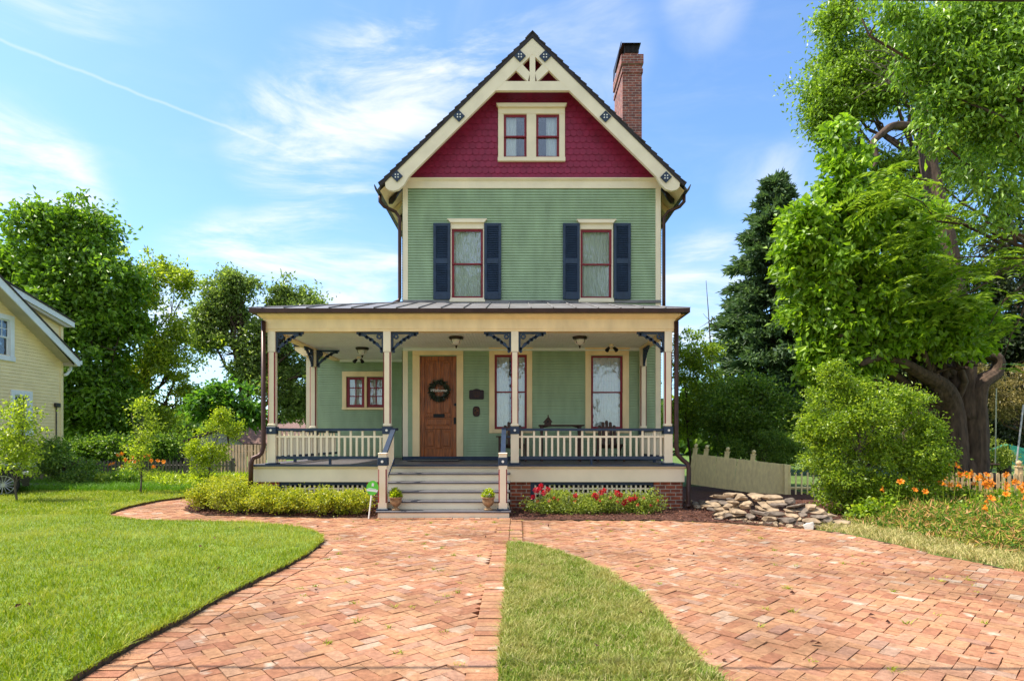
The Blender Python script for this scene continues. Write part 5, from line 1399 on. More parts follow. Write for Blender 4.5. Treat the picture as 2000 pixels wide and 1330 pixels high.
# dry stone wall of loose fieldstones
def stone(mb, c, s, rot_):
    bm = bmesh.new(); bmesh.ops.create_icosphere(bm, subdivisions=2, radius=1)
    sd = random.random()*100
    from mathutils import noise
    for v in bm.verts:
        p = v.co.copy(); q = Vector((math.copysign(abs(p.x)**.6, p.x), math.copysign(abs(p.y)**.6, p.y), math.copysign(abs(p.z)**.38, p.z)))
        q *= 1 + .30*noise.noise(p*1.3 + Vector((sd, 0, 0))) + .10*noise.noise(p*3.5 + Vector((0, sd, 0)))
        v.co = q
    cuts = [(Vector((random.gauss(0,1), random.gauss(0,1), random.gauss(0,.8))).normalized(), random.uniform(.62, .92)) for _ in range(11)]
    for v in bm.verts:
        for nn, hh in cuts:
            e = v.co.dot(nn) - hh
            if e > 0: v.co -= nn*e
    bm.verts.index_update()
    m_ = Matrix.Translation(c) @ Matrix.Rotation(rot_, 4, 'Z') @ Matrix.Rotation(random.gauss(0, .10), 4, 'Y') @ Matrix.Rotation(random.gauss(0, .14), 4, 'X') @ Matrix.Diagonal((*s, 1))
    mb.add([(m_ @ v.co)[:] for v in bm.verts], [[v.index for v in f.verts] for f in bm.faces]); bm.free()
t = thing('stone_wall', 'low dry stacked wall of tan fieldstones at the end of the brick driveway', 'wall', (5.0, 10.3, 0))
sw_path = [G(1392, 1016), G(1420, 1019), G(1450, 1022), G(1510, 1027), G(1570, 1031), G(1620, 1033), G(1665, 1031)]
def along(q):
    q *= len(sw_path)-1; i = min(int(q), len(sw_path)-2); f = q-i
    return (sw_path[i][0]*(1-f)+sw_path[i+1][0]*f, sw_path[i][1]*(1-f)+sw_path[i+1][1]*f)
stones = []
for layer, (n, q0, q1, zc_) in enumerate(((11, .0, 1.0, .045), (11, .03, .98, .115), (10, .02, .93, .185), (9, .06, .88, .255), (8, .12, .82, .32), (6, .2, .72, .385), (4, .28, .62, .445))):
    for k in range(n):
        q = q0 + (q1-q0)*(k+.5+random.uniform(-.25,.25))/n
        x, y = along(q)
        L_ = (q1-q0)*2.75/n
        stones.append((Vector((x, y + .05 + .10*layer + random.uniform(-.06,.06), zc_ + random.uniform(-.015,.015))), (L_*random.uniform(.36,.92), random.uniform(.11,.20), random.uniform(.026,.058)), random.gauss(0, .25)))
for k in range(14):   # rubble running back beside the brick pier
    stones.append((Vector((X(1350 + 5*k, 12.4), 11.9 + random.uniform(-.5, .8), .07 + random.uniform(0, .08))), (random.uniform(.08,.17), random.uniform(.08,.13), random.uniform(.04,.07)), random.random()*3))
for k in range(9):
    x, y = along(.35 + .07*k); stones.append((Vector((x, y-.16+random.uniform(-.05,.05), .04)), (random.uniform(.05,.10), random.uniform(.05,.08), random.uniform(.035,.06)), random.random()*3))
for k, (c, s, ro) in enumerate(stones):
    mb = MB(); stone(mb, c, s, ro); mb.build('stone', M['stonegrey' if random.random() < .62 else 'stonedark'], t, origin=tuple(c))
mb = MB(); c = Vector((*G(1578, 1036), .07)); stone(mb, c, (.085,.07,.07), 0)
tag(mb.build('pale_stone', M['palestone'], origin=tuple(c)), 'single whitish rounded stone lying before the stone wall', 'stone')
# right background odds and ends
GD = 13.6
mb = MB(); mb.tube([(X(1974, 12.6), 12.6, -.05), (X(1999, 12.6), 12.6, Z(790, 12.6))], .016, 8); tag(mb.build('metal_pole', M['greymetal'], origin=(X(1974, 12.6), 12.6, 0)), 'thin grey metal pole leaning by the ball topped post', 'pole')
t = thing('rope_swing', 'pale rope swing hanging from a limb right of the big trunk', 'swing', (X(1937, 16), 16, 0))
for a, b in ((1927, 1929), (1946, 1944)): 
    mb = MB(); mb.tube([(X(a, 16), 16, Z(758, 16)), (X((a+b)/2, 16), 16, Z(840, 16)), (X(b, 16), 16, Z(905, 16))], .014, 6); mb.build('rope', M['rope'], t)
mb = MB(); mb.bevbox(X(1925, 16), X(1948, 16), 15.9, 16.15, Z(908, 16), Z(905, 16), .01); mb.build('seat', M['dwood'], t)
mb = MB(); mb.add([(X(1945, 18), 17.4, Z(905, 18)), (X(2080, 18), 17.4, Z(905, 18)), (X(2080, 18), 17.4, Z(905, 18)), (X(1950, 18), 17.6, Z(868, 18)), (X(1975, 18), 18.2, Z(866, 18)), (X(2080, 18), 18.2, Z(905, 18)), (X(2080, 18), 19.4, Z(896, 18)), (X(1950, 18), 19.4, Z(896, 18))], [(0,1,5,4,3), (3,4,7), (4,5,6,7)])
tag(mb.build('garden_canopy', M['teal'], origin=(X(2000, 18), 18, 0)), 'low dark green garden canopy behind the fence at the right edge', 'canopy')
# overhead cables crossing the street side
def cable(label, a, b, sag, rad):
    pts = [(a[0]+(b[0]-a[0])*k/16, a[1]+(b[1]-a[1])*k/16, a[2]+(b[2]-a[2])*k/16 - sag*math.sin(math.pi*k/16)) for k in range(17)]
    mb = MB(); mb.tube(pts, rad, 8); tag(mb.build('overhead_cable', M['cable'], origin=a), label, 'cable', 'overhead cables')
cy_ = 3.86
cable('thick black overhead cable along the top edge before the right trees', (X(-600, cy_), cy_, Z(-26, cy_)), (X(2700, cy_), cy_-.04, Z(14, cy_)), .0, .016)
cable('thin black overhead cable beside the thick one above the street', (-14, 3.64, 4.55), (14, 3.60, 4.75), .0, .012)
# ================================================================== TREES AND PLANTS
def gb(px, D): return (X(px, D), D, -.05)
Bl = blob
# left background
D = 28
tree('maple_tree', 'tall bright maple tree rising behind the yellow house, tallest on the left', 'tree', gb(165, D), 12, .28,
     [Bl(40,570,75,D), Bl(105,520,75,D), Bl(165,470,62,D), Bl(160,425,34,D), Bl(110,450,34,D), Bl(205,560,60,D), Bl(60,505,48,D), Bl(195,465,36,D), Bl(140,600,80,D), Bl(215,650,55,D), Bl(170,700,80,D), Bl(60,660,60,D), Bl(130,790,70,D), Bl(200,780,60,D), Bl(205,835,50,D), Bl(20,520,35,D), Bl(225,600,30,D)],
     'leaf_maple', 760, 44, .60, .36, .22, limbs=18, droop=.35)
D = 31
tree('loose_tree', 'airy mid green tree with open branches right of the tall maple', 'tree', gb(300, D), 10, .25,
     [Bl(270,520,45,D), Bl(310,550,48,D), Bl(340,600,38,D), Bl(285,600,50,D), Bl(330,650,52,D), Bl(275,690,60,D), Bl(335,720,52,D), Bl(290,770,65,D), Bl(350,780,40,D), Bl(340,835,45,D), Bl(270,840,50,D), Bl(240,490,26,D), Bl(350,560,24,D), Bl(365,670,20,D)],
     'leaf_young', 520, 34, .48, .28, .14, limbs=22, gaps=.60)
D = 35
tree('oak_tree', 'large dull green oak with dark limbs behind the left end of the porch', 'tree', gb(505, D), 11, .38,
     [Bl(435,560,34,D), Bl(425,610,40,D), Bl(480,590,42,D), Bl(530,575,34,D), Bl(590,600,36,D), Bl(610,590,26,D), Bl(560,620,42,D), Bl(410,660,34,D), Bl(455,650,34,D), Bl(500,660,44,D), Bl(550,690,44,D), Bl(590,660,40,D), Bl(490,720,36,D), Bl(540,750,38,D), Bl(590,740,44,D), Bl(600,790,30,D), Bl(550,800,30,D), Bl(640,640,50,D), Bl(660,720,50,D)],
     'leaf_oak', 980, 42, .50, .29, .165, limbs=22, gaps=.44, bark='bark', top=(X(470, D), D, Z(600, D)))
D = 26
tree('broad_leaf_tree', 'small tree with wide flat dark leaves behind the garden shed', 'tree', gb(440, D), 3, .07,
     [Bl(430,785,40,D,20), Bl(470,795,38,D,22), Bl(405,798,24,D,16), Bl(450,762,28,D,12), Bl(488,822,22,D,12)], 'leaf_big', 110, 22, .42, .36, .24, limbs=6, droop=.15, upbias=2.2)
D = 25.5
for i, (px, py, rx, ry, lab) in enumerate(((175,855,40,40,'dark leafy shrub against the left end of the dark board fence'), (250,850,46,42,'dark leafy shrub in front of the dark board fence behind the tall sapling'), (325,850,40,36,'dark leafy shrub at the right end of the dark board fence'))):
    tree('shrub', lab, 'shrub', gb(px, D), 1.5, .05, [Bl(px,py+22,rx*.7,D,ry*.42), Bl(px-12,py+30,rx*.6,D,ry*.4)], 'leaf_laurel', 60, 34, .4, .2, .12, limbs=4)
D = 18.6
tree('shrub', 'dark spreading shrub at the corner of the yellow house', 'shrub', gb(135, D), 1.2, .04, [Bl(115,905,28,D,30), Bl(140,915,34,D,30), Bl(105,880,18,D,20), Bl(165,925,24,D,22)], 'leaf_laurel', 90, 40, .30, .12, .07, limbs=5)
# young trees on the lawn
D = 13.4
tree('young_tree', 'slender young tree in front of the yellow house at the left edge', 'tree', (X(36, D), D, .06), 2.7, .022, [Bl(32,830,34,D,36), Bl(38,875,40,D,30), Bl(28,905,34,D,26), Bl(42,850,38,D,26), Bl(30,800,22,D,20), Bl(45,915,30,D,16)], 'leaf_young', 110, 17, .22, .115, .06, limbs=9, bark='greybark', droop=.1)
D = 15.4
tree('young_tree', 'slim upright young tree in the lawn among the orange lilies', 'tree', (X(274, D), D, .06), 2.6, .022, [Bl(272,805,14,D,22), Bl(281,830,20,D,28), Bl(268,860,19,D,24), Bl(282,880,22,D,24), Bl(270,905,18,D,18), Bl(280,788,8,D,14), Bl(288,918,13,D,12)], 'leaf_young', 64, 13, .20, .125, .065, limbs=8, bark='greybark', droop=.1)
D = 17.5
tree('sapling_shrub', 'sunlit yellow green shrub with upright stems before the tan board fence', 'shrub', (X(403, D), D, 0), 2.2, .03, [Bl(425,830,16,D,26), Bl(440,815,16,D,16), Bl(400,850,14,D,34), Bl(445,850,18,D,20), Bl(372,880,14,D,14), Bl(415,880,26,D,26), Bl(390,905,24,D,18), Bl(430,905,18,D,14), Bl(400,930,22,D,16), Bl(460,835,12,D,12)], 'leaf_sap', 170, 26, .17, .095, .05, limbs=14, bark='greybark', droop=-.15, shell=.0)
# right background
D = 27
def conifer(name, label, px, D, top, bot, halfw, matn, n=1500):
    base = gb(px, D); t = thing(name, label, 'tree', base)
    zt_, zb_ = Z(top, D), Z(bot, D); mb = MB(); mb.tube([(base[0], D, -.3), (base[0], D, (zt_+0)/2), (base[0], D, zt_)], [.32, .2, .02], 8)
    P_, A_ = [], []
    for i in range(330):
        f = (i+.5)/330; z = zt_ - (zt_-zb_)*f**1.0
        R_ = halfw*D/F*(.06 + .94*min(1, f*1.08)**.85)*random.uniform(.55, 1.12); a = random.uniform(0, 2*math.pi)
        e = Vector((base[0]+R_*math.cos(a), D+R_*math.sin(a), z - .12*R_ + .15*random.random()))
        s = Vector((base[0], D, z + .12*R_))
        mb.tube([s, s.lerp(e, .5) + Vector((0,0,-.06*R_)), e], [.035, .022, .006], 5)
        m_ = int(60 + 300*R_/max(.3, halfw*D/F)); q = rng.uniform(.15, 1, m_)**.7
        p = np.array(s)[None]*(1-q[:,None]) + np.array(e)[None]*q[:,None]; p += rng.normal(0, 1, (m_,3))*np.array([.20,.20,.10])*(.35 + .75*R_/max(.3, halfw*D/F))
        P_.append(p); A_.append(np.tile(np.array((e-s).normalized()), (m_,1)) + rng.normal(0, .5, (m_,3)) + [0,0,.15])
    mb.build('trunk', M['bark'], t)
    leaves('crown', np.vstack(P_), np.vstack(A_), .34, .11, M[matn], t, fold=.1)
conifer('conifer', 'tall blue green conifer with pointed top right of the house', 1512, D, 350, 830, 170, 'needle')
conifer('conifer', 'broad conifer behind the tall pointed one, mostly hidden by the catalpa', 1630, 30, 360, 800, 110, 'needle')
D = 20
tree('slender_tree', 'light green small tree just right of the porch', 'tree', gb(1352, D), 4.2, .05, [Bl(1345,665,24,D,22), Bl(1365,690,32,D,30), Bl(1345,730,32,D,32), Bl(1378,735,28,D,26), Bl(1350,790,36,D,36), Bl(1390,780,30,D,30), Bl(1330,690,22,D,30), Bl(1350,845,40,D,28)], 'leaf_bush', 240, 34, .30, .15, .07, limbs=14, bark='bark')
D = 19
tree('laurel_shrub', 'rounded green shrub between the small light tree and the conifer', 'shrub', gb(1450, D), 3, .06, [Bl(1430,765,50,D,32), Bl(1485,770,50,D,34), Bl(1410,815,50,D,40), Bl(1470,825,60,D,40), Bl(1525,815,50,D,44), Bl(1440,870,60,D,36), Bl(1520,875,50,D,34)], 'leaf_laurel', 420, 36, .34, .15, .085, limbs=12, droop=.1, shell=.6)
D = 17.5
tree('low_shrub', 'dark low shrub behind the leaning cream fence', 'shrub', gb(1480, D), 1.4, .04, [Bl(1455,880,36,D,26), Bl(1500,870,44,D,32), Bl(1550,885,36,D,28)], 'leaf_laurel', 170, 36, .24, .085, .045, limbs=6, shell=.6)
mb = MB(); mb.tube(limb_path(gb(1408, 22), (X(1379, 22), 22, Z(548, 22)), 6, .05), [.06,.05,.045,.035,.025,.018,.008], 6)
for a, b in (((1400,640),(1373,612)), ((1396,620),(1366,640))):
    mb.tube(limb_path((X(a[0],22),22,Z(a[1],22)), (X(b[0],22),22,Z(b[1],22)), 4, .1), [.02,.015,.012,.008,.004], 5)
tag(mb.build('bare_branch', M['greybark'], origin=gb(1408, 22)), 'single bare dead stem standing above the shrubs left of the conifer', 'tree')
# big old trunk and its crown
D = 15.2
def furrowed(mb, path, rad, n=30):
    pts, rr = [], []
    P_ = [Vector(p) for p in path]
    for i in range(len(P_)-1):
        p0, p1_, p2_, p3_ = P_[max(i-1,0)], P_[i], P_[i+1], P_[min(i+2, len(P_)-1)]
        for k in range(7):
            t_ = k/7
            pts.append(.5*((2*p1_) + (p2_-p0)*t_ + (2*p0-5*p1_+4*p2_-p3_)*t_*t_ + (3*p1_-p0-3*p2_+p3_)*t_**3)); rr.append(rad[i]*(1-t_)+rad[i+1]*t_)
    pts.append(P_[-1]); rr.append(rad[-1])
    i0 = len(mb.v); mb.tube(pts, rr, n)
    ph = [random.uniform(0, 6.28) for _ in range(4)]
    for i in range(len(pts)):
        for k in range(n):
            v = Vector(mb.v[i0+i*n+k]); d = v - pts[i]; th = 2*math.pi*k/n
            f = 1 + .07*math.sin(11*th + ph[0] + .5*math.sin(i*.6+ph[1])) + .05*math.sin(3*th + ph[2] + i*.15) + random.gauss(0, .022)
            mb.v[i0+i*n+k] = tuple(pts[i] + d*f)
def old_limbs(mb):
    b = Vector(gb(1882, D))
    def L(pts, rad, n=10):
        furrowed(mb, [(X(a, D+dd), D+dd, Z(c, D+dd)) for a, c, dd in pts], rad, 30 if rad[0] > .2 else 16)
    L([(1862,940,0),(1860,860,0),(1858,800,0),(1840,755,-.3),(1800,730,-.6),(1755,705,-.9),(1715,698,-1.2),(1680,712,-1.4)], [.36,.32,.26,.19,.14,.12,.10,.05])
    L([(1898,940,.1),(1900,850,.1),(1902,790,.1),(1915,750,.1),(1945,728,.2),(1948,700,.2),(1915,690,.3),(1880,688,.3)], [.34,.31,.26,.20,.16,.13,.11,.08])
    L([(1880,820,.2),(1880,740,.3),(1882,660,.5),(1862,560,.9),(1838,430,1.2),(1815,330,1.5),(1812,250,1.6),(1830,120,1.6)], [.34,.30,.27,.25,.23,.21,.19,.10])
    L([(1812,252,1.6),(1780,248,1.5),(1745,246,1.4),(1722,262,1.3),(1704,282,1.2),(1712,306,1.1),(1706,330,1.0)], [.13,.11,.10,.09,.075,.06,.03], 8)
    L([(1800,690,-.2),(1750,668,-.5),(1700,672,-.9),(1640,655,-1.3)], [.15,.12,.09,.04], 8)
    for a in range(7): mb.tube([(b.x + .5*math.cos(a), b.y+.35*math.sin(a), .55), (b.x + .75*math.cos(a), b.y + .6*math.sin(a), -.1)], [.22, .10], 7)
Dc = 14.4
tree('catalpa_tree', 'huge old tree with thick furrowed trunk and large bright leaves beside the driveway', 'tree', gb(1882, D), 6, .42,
     [Bl(1560,430,36,Dc), Bl(1600,405,30,Dc), Bl(1545,480,38,Dc), Bl(1600,470,48,Dc), Bl(1650,440,52,Dc), Bl(1560,540,40,Dc), Bl(1620,540,56,Dc), Bl(1690,500,60,Dc), Bl(1600,600,46,Dc), Bl(1660,610,62,Dc), Bl(1730,590,66,Dc), Bl(1620,660,46,Dc), Bl(1690,670,52,Dc), Bl(1600,715,34,Dc), Bl(1650,730,40,Dc), Bl(1760,660,50,Dc), Bl(1830,640,54,Dc), Bl(1900,640,50,Dc), Bl(1640,370,36,Dc), Bl(1700,395,60,Dc), Bl(1760,440,60,Dc), Bl(1655,325,34,Dc), Bl(1620,300,26,Dc), Bl(1695,235,26,Dc,20), Bl(1645,260,24,Dc), Bl(1780,540,60,Dc)],
     'leaf_cat', 1650, 24, .27, .25, .155, limbs=20, droop=.7, gaps=.56, top=(X(1882, D), D+.4, Z(640, D)), extra=old_limbs, shell=.5, fold=.15)
D = 19
tree('tall_tree', 'tall lighter green tree whose crown spreads along the top right', 'tree', gb(1790, D), 13, .30,
     [Bl(1610,245,24,D,18), Bl(1612,205,38,D), Bl(1600,160,34,D), Bl(1640,130,50,D), Bl(1660,70,50,D), Bl(1640,35,34,D), Bl(1710,110,60,D), Bl(1720,40,50,D), Bl(1660,185,46,D), Bl(1640,225,30,D), Bl(1720,180,46,D), Bl(1790,100,60,D), Bl(1850,60,60,D), Bl(1790,200,44,D), Bl(1690,300,34,D,24), Bl(1760,340,44,D), Bl(1830,400,50,D), Bl(1640,275,26,D), Bl(1860,480,60,D), Bl(1900,150,80,D), Bl(1970,250,70,D), Bl(1880,300,50,D)],
     'leaf_mid', 1300, 40, .42, .19, .085, limbs=22, top=(X(1800, D), D, Z(120, D)), droop=.3)
# feathery fronds, right middle
Dw = 13.2
t = thing('sumac_tree', 'tree with long feathery fronds between the old trunk and the right edge', 'tree', gb(2060, Dw))
mb = MB(); mb.tube(limb_path(gb(2080, Dw), (X(2040, Dw), Dw, Z(500, Dw)), 7, .06), [.12,.11,.10,.09,.08,.07,.06,.04], 8)
fb = [Bl(1790,400,55,Dw), Bl(1850,420,60,Dw), Bl(1740,370,45,Dw), Bl(1900,480,60,Dw), Bl(1950,540,60,Dw), Bl(1880,570,60,Dw), Bl(1930,640,50,Dw), Bl(1820,500,60,Dw), Bl(1980,600,40,Dw), Bl(1960,700,40,Dw), Bl(1760,340,36,Dw), Bl(1990,470,50,Dw), Bl(1830,590,40,Dw)]
P_, A_, ax_l = [], [], []
for q in fb:
    mb.tube(limb_path((X(2040, Dw), Dw, Z(500, Dw)), q[:3], 5, .15), [.045,.04,.03,.022,.015,.008], 6)
nf = 210
cp, ca_ = crown_pts(fb, nf, 1, .25, .3, .1)
cp = cp[rng.permutation(len(cp))[:nf]]; nf = len(cp)
for i in range(nf):
    a = math.atan2(-.3 + random.gauss(0,1.0), -.4 + random.gauss(0, 1.0)); d = Vector((math.cos(a), math.sin(a), random.uniform(-.35, .25))).normalized(); Lf = random.uniform(.45, .75)
    sd = d.cross(Vector((0,0,1))).normalized(); o = Vector(cp[i])
    for k in range(10):
        f = (k+1)/10; c = o + d*Lf*f + Vector((0,0,-.30*Lf*f*f))
        for s in (-1, 1):
            P_.append(c[:]); A_.append((sd*s + d*.22 + Vector((0,0,-.22)))[:])
mb.build('trunk', M['bark'], t)
leaves('crown', np.array(P_), np.array(A_), .17, .055, M['leaf_wal'], t, upbias=3)
# near tree overhanging the top right corner
De = 9.0
tree('elm_tree', 'near tree with drooping glossy leaves overhanging the top right corner', 'tree', gb(2330, De), 7.5, .22,
     [Bl(1800,75,42,De), Bl(1860,45,50,De), Bl(1930,50,60,De), Bl(1990,90,60,De), Bl(1840,130,52,De), Bl(1910,150,60,De), Bl(1980,200,60,De), Bl(1860,205,48,De), Bl(1930,260,56,De), Bl(1990,320,50,De), Bl(1835,270,30,De), Bl(1900,340,40,De), Bl(1970,400,44,De), Bl(1760,30,34,De,24), Bl(1690,15,34,De,14), Bl(2060,200,90,De), Bl(2060,60,90,De), Bl(1930,430,30,De,18)],
     'leaf_elm', 760, 24, .24, .135, .058, limbs=20, top=(X(2250, De), De, Z(150, De)), droop=1.0, out=.35, shell=.2)
# dead twigs in the gap
mb = MB()
for k in range(26):
    a = Vector((X(1800, 11), 11 + random.uniform(-.4,.4), Z(random.uniform(120, 175), 11))); b = Vector((X(random.uniform(1665, 1760), 11), 11 + random.uniform(-.6,.6), Z(random.uniform(60, 190), 11)))
    mb.tube(limb_path(a, b, 6, .16), [.016,.014,.011,.009,.007,.005,.002], 5)
tag(mb.build('dead_branch', M['greybark'], origin=(X(1800, 11), 11, Z(150, 11))), 'tangle of bare pale twigs in front of the tall tree crown', 'branch')
# dark evergreens filling the right background
D = 23
for i, (px, w_, top_, lab) in enumerate(((1960, 90, 330, 'dark evergreen behind the rope swing at the right edge'), (1800, 80, 420, 'dark evergreen behind the old trunk'), (2090, 110, 300, 'dark evergreen at the far right edge of the view'))):
    tree('evergreen', lab, 'tree', gb(px, D), 8, .2, [Bl(px, 560, w_*.7, D), Bl(px-20, 680, w_, D, 80), Bl(px+20, 790, w_, D, 80), Bl(px, 860, w_, D, 40), Bl(px+10, 450, w_*.5, D)], 'leaf_dark', 560, 40, .5, .26, .13, limbs=10, shell=.55)
D = 17
tree('spruce', 'yellowish spruce boughs hanging between the trunk and the grey pole', 'tree', gb(2030, D), 4, .1, [Bl(1945,790,32,D,14), Bl(1975,800,26,D,16), Bl(1960,770,30,D,12), Bl(1925,760,26,D,12), Bl(1985,730,30,D,24), Bl(2020,760,40,D,40), Bl(1900,730,20,D,10)], 'spruce', 110, 70, .26, .14, .03, limbs=10, droop=.3)
D = 16.5
tree('shrub', 'pale leaved shrub beside the base of the old trunk', 'shrub', gb(1925, D), 1.2, .03, [Bl(1920,880,18,D,26), Bl(1950,895,24,D,18), Bl(1918,850,10,D,14)], 'leaf_rose', 70, 28, .16, .07, .045, limbs=5)
# large sunlit bush by the stone wall
D = 11.3
tree('bush', 'big rounded bright green bush between the stone wall and the day lilies', 'bush', (X(1690, D), D, 0), 2.6, .04,
     [Bl(1640,775,46,D,36), Bl(1700,780,52,D,36), Bl(1760,790,44,D,36), Bl(1620,830,52,D), Bl(1690,850,66,D), Bl(1770,850,56,D), Bl(1800,900,44,D), Bl(1640,900,56,D), Bl(1720,920,66,D), Bl(1785,960,50,D,44), Bl(1650,965,52,D,44), Bl(1710,985,60,D,40), Bl(1625,740,30,D,26), Bl(1590,850,30,D,26), Bl(1810,840,28,D,26), Bl(1600,765,24,D,20)],
     'leaf_bush', 1150, 34, .17, .085, .044, limbs=26, droop=.15, shell=.50, bark='greybark', gaps=.55)
# clipped hedge in front of the left lattice: separate shrubs
hed = [(405,955,34,30,12.0,'first rounded hedge shrub at the left end of the porch bed, nearest the path curve'), (455,960,40,32,11.6,'hedge shrub below the left porch downspout'), (515,968,38,30,11.4,'hedge shrub in front of the left brick pier'), (575,972,36,28,11.35,'middle hedge shrub in front of the left lattice'), (635,974,36,28,11.3,'hedge shrub in front of the right half of the left lattice'), (690,978,34,28,11.25,'last hedge shrub beside the green yard sign'), (450,935,44,22,13.3,'hedge shrub behind the row beside the left end of the porch')]
for px, py, rx, ry, D, lab in hed:
    base = (X(px, D), D, .04); s = D/F
    n0 = Z(py+9, D); hh = (n0 + ry*s)*.86
    t = thing('hedge_shrub', lab, 'shrub', base, 'low hedge shrubs along the porch')
    mb = MB()
    for k in range(9):
        a = random.uniform(0, 6.28); mb.tube(limb_path(base, (base[0]+.3*math.cos(a), D+.25*math.sin(a), hh*.75), 4, .1), [.014,.012,.010,.007,.004], 5)
    mb.build('stems', M['bark'], t)
    bl_ = [(base[0]+u*s*rx, D+v*.25, .13+(hh-.14)*w_, rx*s*.62, .36, (hh)*.40) for u, v, w_ in ((-.45,0,.42), (.45,.1,.42), (0,-.3,.45), (0,.3,.62), (-.3,.2,.60), (.35,.1,.58), (.1,-.1,.66))]
    pos, ax = crown_pts(bl_, 210, 26, .10, .65, -.25)
    leaves('foliage', pos, ax, .047, .025, M['leaf_hedge'], t, upbias=1)
# rose bushes before the right lattice
ros = [(1085,985,40,30,[(1053,957),(1062,962),(1046,956),(1070,955),(1041,970),(1057,950)],'rose bush with a dense cluster of red blooms, nearest the steps'), (1165,985,42,30,[(1124,968),(1160,966),(1175,962),(1180,958),(1165,970)],'middle rose bush with a few pinkish red blooms'), (1245,988,46,28,[(1222,978),(1231,974),(1240,972),(1218,982),(1204,962),(1210,966)],'rose bush with red blooms next to the right brick pier')]
for px, py, rx, ry, fl, lab in ros:
    D = 11.55; base = (X(px, D), D, .04); s = D/F
    t = thing('rose_bush', lab, 'rose bush', base, 'rose bushes under the right porch railing')
    mb = MB()
    for k in range(10):
        a = random.uniform(0, 6.28); mb.tube(limb_path(base, (base[0]+.38*math.cos(a), D+.22*math.sin(a), random.uniform(.35,.6)), 4, .1), [.010,.009,.007,.005,.003], 5)
    mb.build('stems', M['greybark'], t)
    bl_ = [(base[0]+u*rx*s, D+v*.2, z_, .24, .26, .18) for u, v, z_ in ((-.7,0,.16), (.7,0,.15), (0,-.3,.17), (-.4,.2,.26), (.4,.2,.25), (.1,0,.27), (-.1,-.3,.12))]
    pos, ax = crown_pts(bl_, 200, 26, .11, .3, -.1)
    leaves('foliage', pos, ax, .045, .027, M['leaf_rose'], t, upbias=1)
    for fx, fy in fl:
        c = np.array([X(fx, D-.12), D-.12+random.uniform(-.05,.05), Z(fy, D-.12)]); n = 46
        d = rand_dirs(n); d[:,1] -= .3
        leaves('bloom', c + d*rng.uniform(.008,.042,(n,1)), d + rng.normal(0,.5,(n,3)), .034, .036, M['rose'], t, fold=.3)
    for k in range(4):
        b = bl_[random.randint(0, 6)]; c = np.array([b[0]+random.uniform(-.2,.2), D-.28, b[2]+random.uniform(.02,.14)])
        d = rand_dirs(16); leaves('bloom', c + d*.014, d, .022, .022, M['rose'], t)
# day lilies: arching blades, stalks, six petalled flowers
def lily_proto(nb_, nfl, hgt, seed):
    random.seed(seed)
    t = thing('day_lily', 'x', 'flower', (0,0,0))
    mb = MB()
    for k in range(nb_):
        a = random.uniform(0, 6.28); Lb = random.uniform(.35, .65); d = Vector((math.cos(a), math.sin(a), 0)); sdv = Vector((-d.y, d.x, 0)); o = d*random.uniform(0, .07)
        vs = []; w_ = random.uniform(.009, .014)
        for j in range(6):
            f = j/5; p = o + d*Lb*(f**1.5)*.85 + Vector((0,0, Lb*(1.25*f - .95*f*f)))
            ww = w_*(1-f**3)+.001; vs += [p - sdv*ww, p + Vector((0,0,-.005)), p + sdv*ww]
        fs = []
        for j in range(5): fs += [(j*3, j*3+1, j*3+4, j*3+3), (j*3+1, j*3+2, j*3+5, j*3+4)]
        mb.add(vs, fs)
    mb.build('leaves', M['lilyleaf'], t)
    for k in range(nfl):
        a = random.uniform(0, 6.28); top = Vector((random.gauss(0,.13), random.gauss(0,.13), hgt*random.uniform(.8, 1.08)))
        mb = MB(); mb.tube(limb_path((0,0,0), top, 4, .05), [.006,.006,.005,.005,.004], 5); sk = mb.build('stalk', M['leaf_young'], t)
        for j in range(random.choice((1,1,2))):
            c = top + Vector((random.gauss(0,.03), random.gauss(0,.03), random.uniform(-.03,.02)))*(1 if j else .2)
            fd = Vector((random.gauss(0,.6), -.7, random.uniform(.1,.8))).normalized(); u = fd.orthogonal().normalized(); v = fd.cross(u)
            mb = MB()
            for q in range(6):
                an = q*math.pi/3; e = u*math.cos(an) + v*math.sin(an); sd_ = fd.cross(e)
                b0, m1, m2, tp = c, c + fd*.045 + e*.028, c + fd*.055 + e*.050, c + fd*.048 + e*.066
                mb.add([b0, m1 - sd_*.014, m1 + sd_*.014, m2 - sd_*.018, m2 + sd_*.018, tp], [(0,1,2),(1,3,4,2),(3,5,4)])
            mb.build('flower', M['lily'], sk)
    return t
def seat(t, loc, label, group, rz=0, sc=1):
    t.location = loc; t.rotation_euler[2] = rz; t.scale = (sc,)*3; t['label'] = label; t['group'] = group
prot = [lily_proto(26, 2, .72, 1), lily_proto(22, 3, .86, 2), lily_proto(30, 2, .60, 3)]
random.seed(11)
rl = [(1790,985,11.9),(1815,1000,11.4),(1835,985,12.0),(1850,1010,11.0),(1872,985,12.1),(1885,1010,11.2),(1905,985,12.1),(1920,1010,11.0),(1935,985,12.0),(1950,1010,10.9),(1968,990,11.8),(1985,1010,10.8),(2000,985,11.9),(2015,1010,10.8),(1745,1030,10.4),(1980,1040,9.6),(1860,970,12.4),(1925,972,12.4),(1850,1040,9.9),(1905,1050,9.4),(1950,1050,9.2),(1800,1035,10.4),(1990,1060,8.6),(1940,1075,8.2),(2010,1080,7.8)]
lst_ = []
for i, (px, py, D) in enumerate(rl):
    t = prot[i] if i < 3 else copy_tree(prot[i % 3])
    seat(t, (X(px, D), D, .0), 'orange day lily clump growing along the tan picket fence on the right', 'orange day lilies by the right picket fence', random.uniform(-.6,.6), random.uniform(.85,1.1)); lst_.append(t)
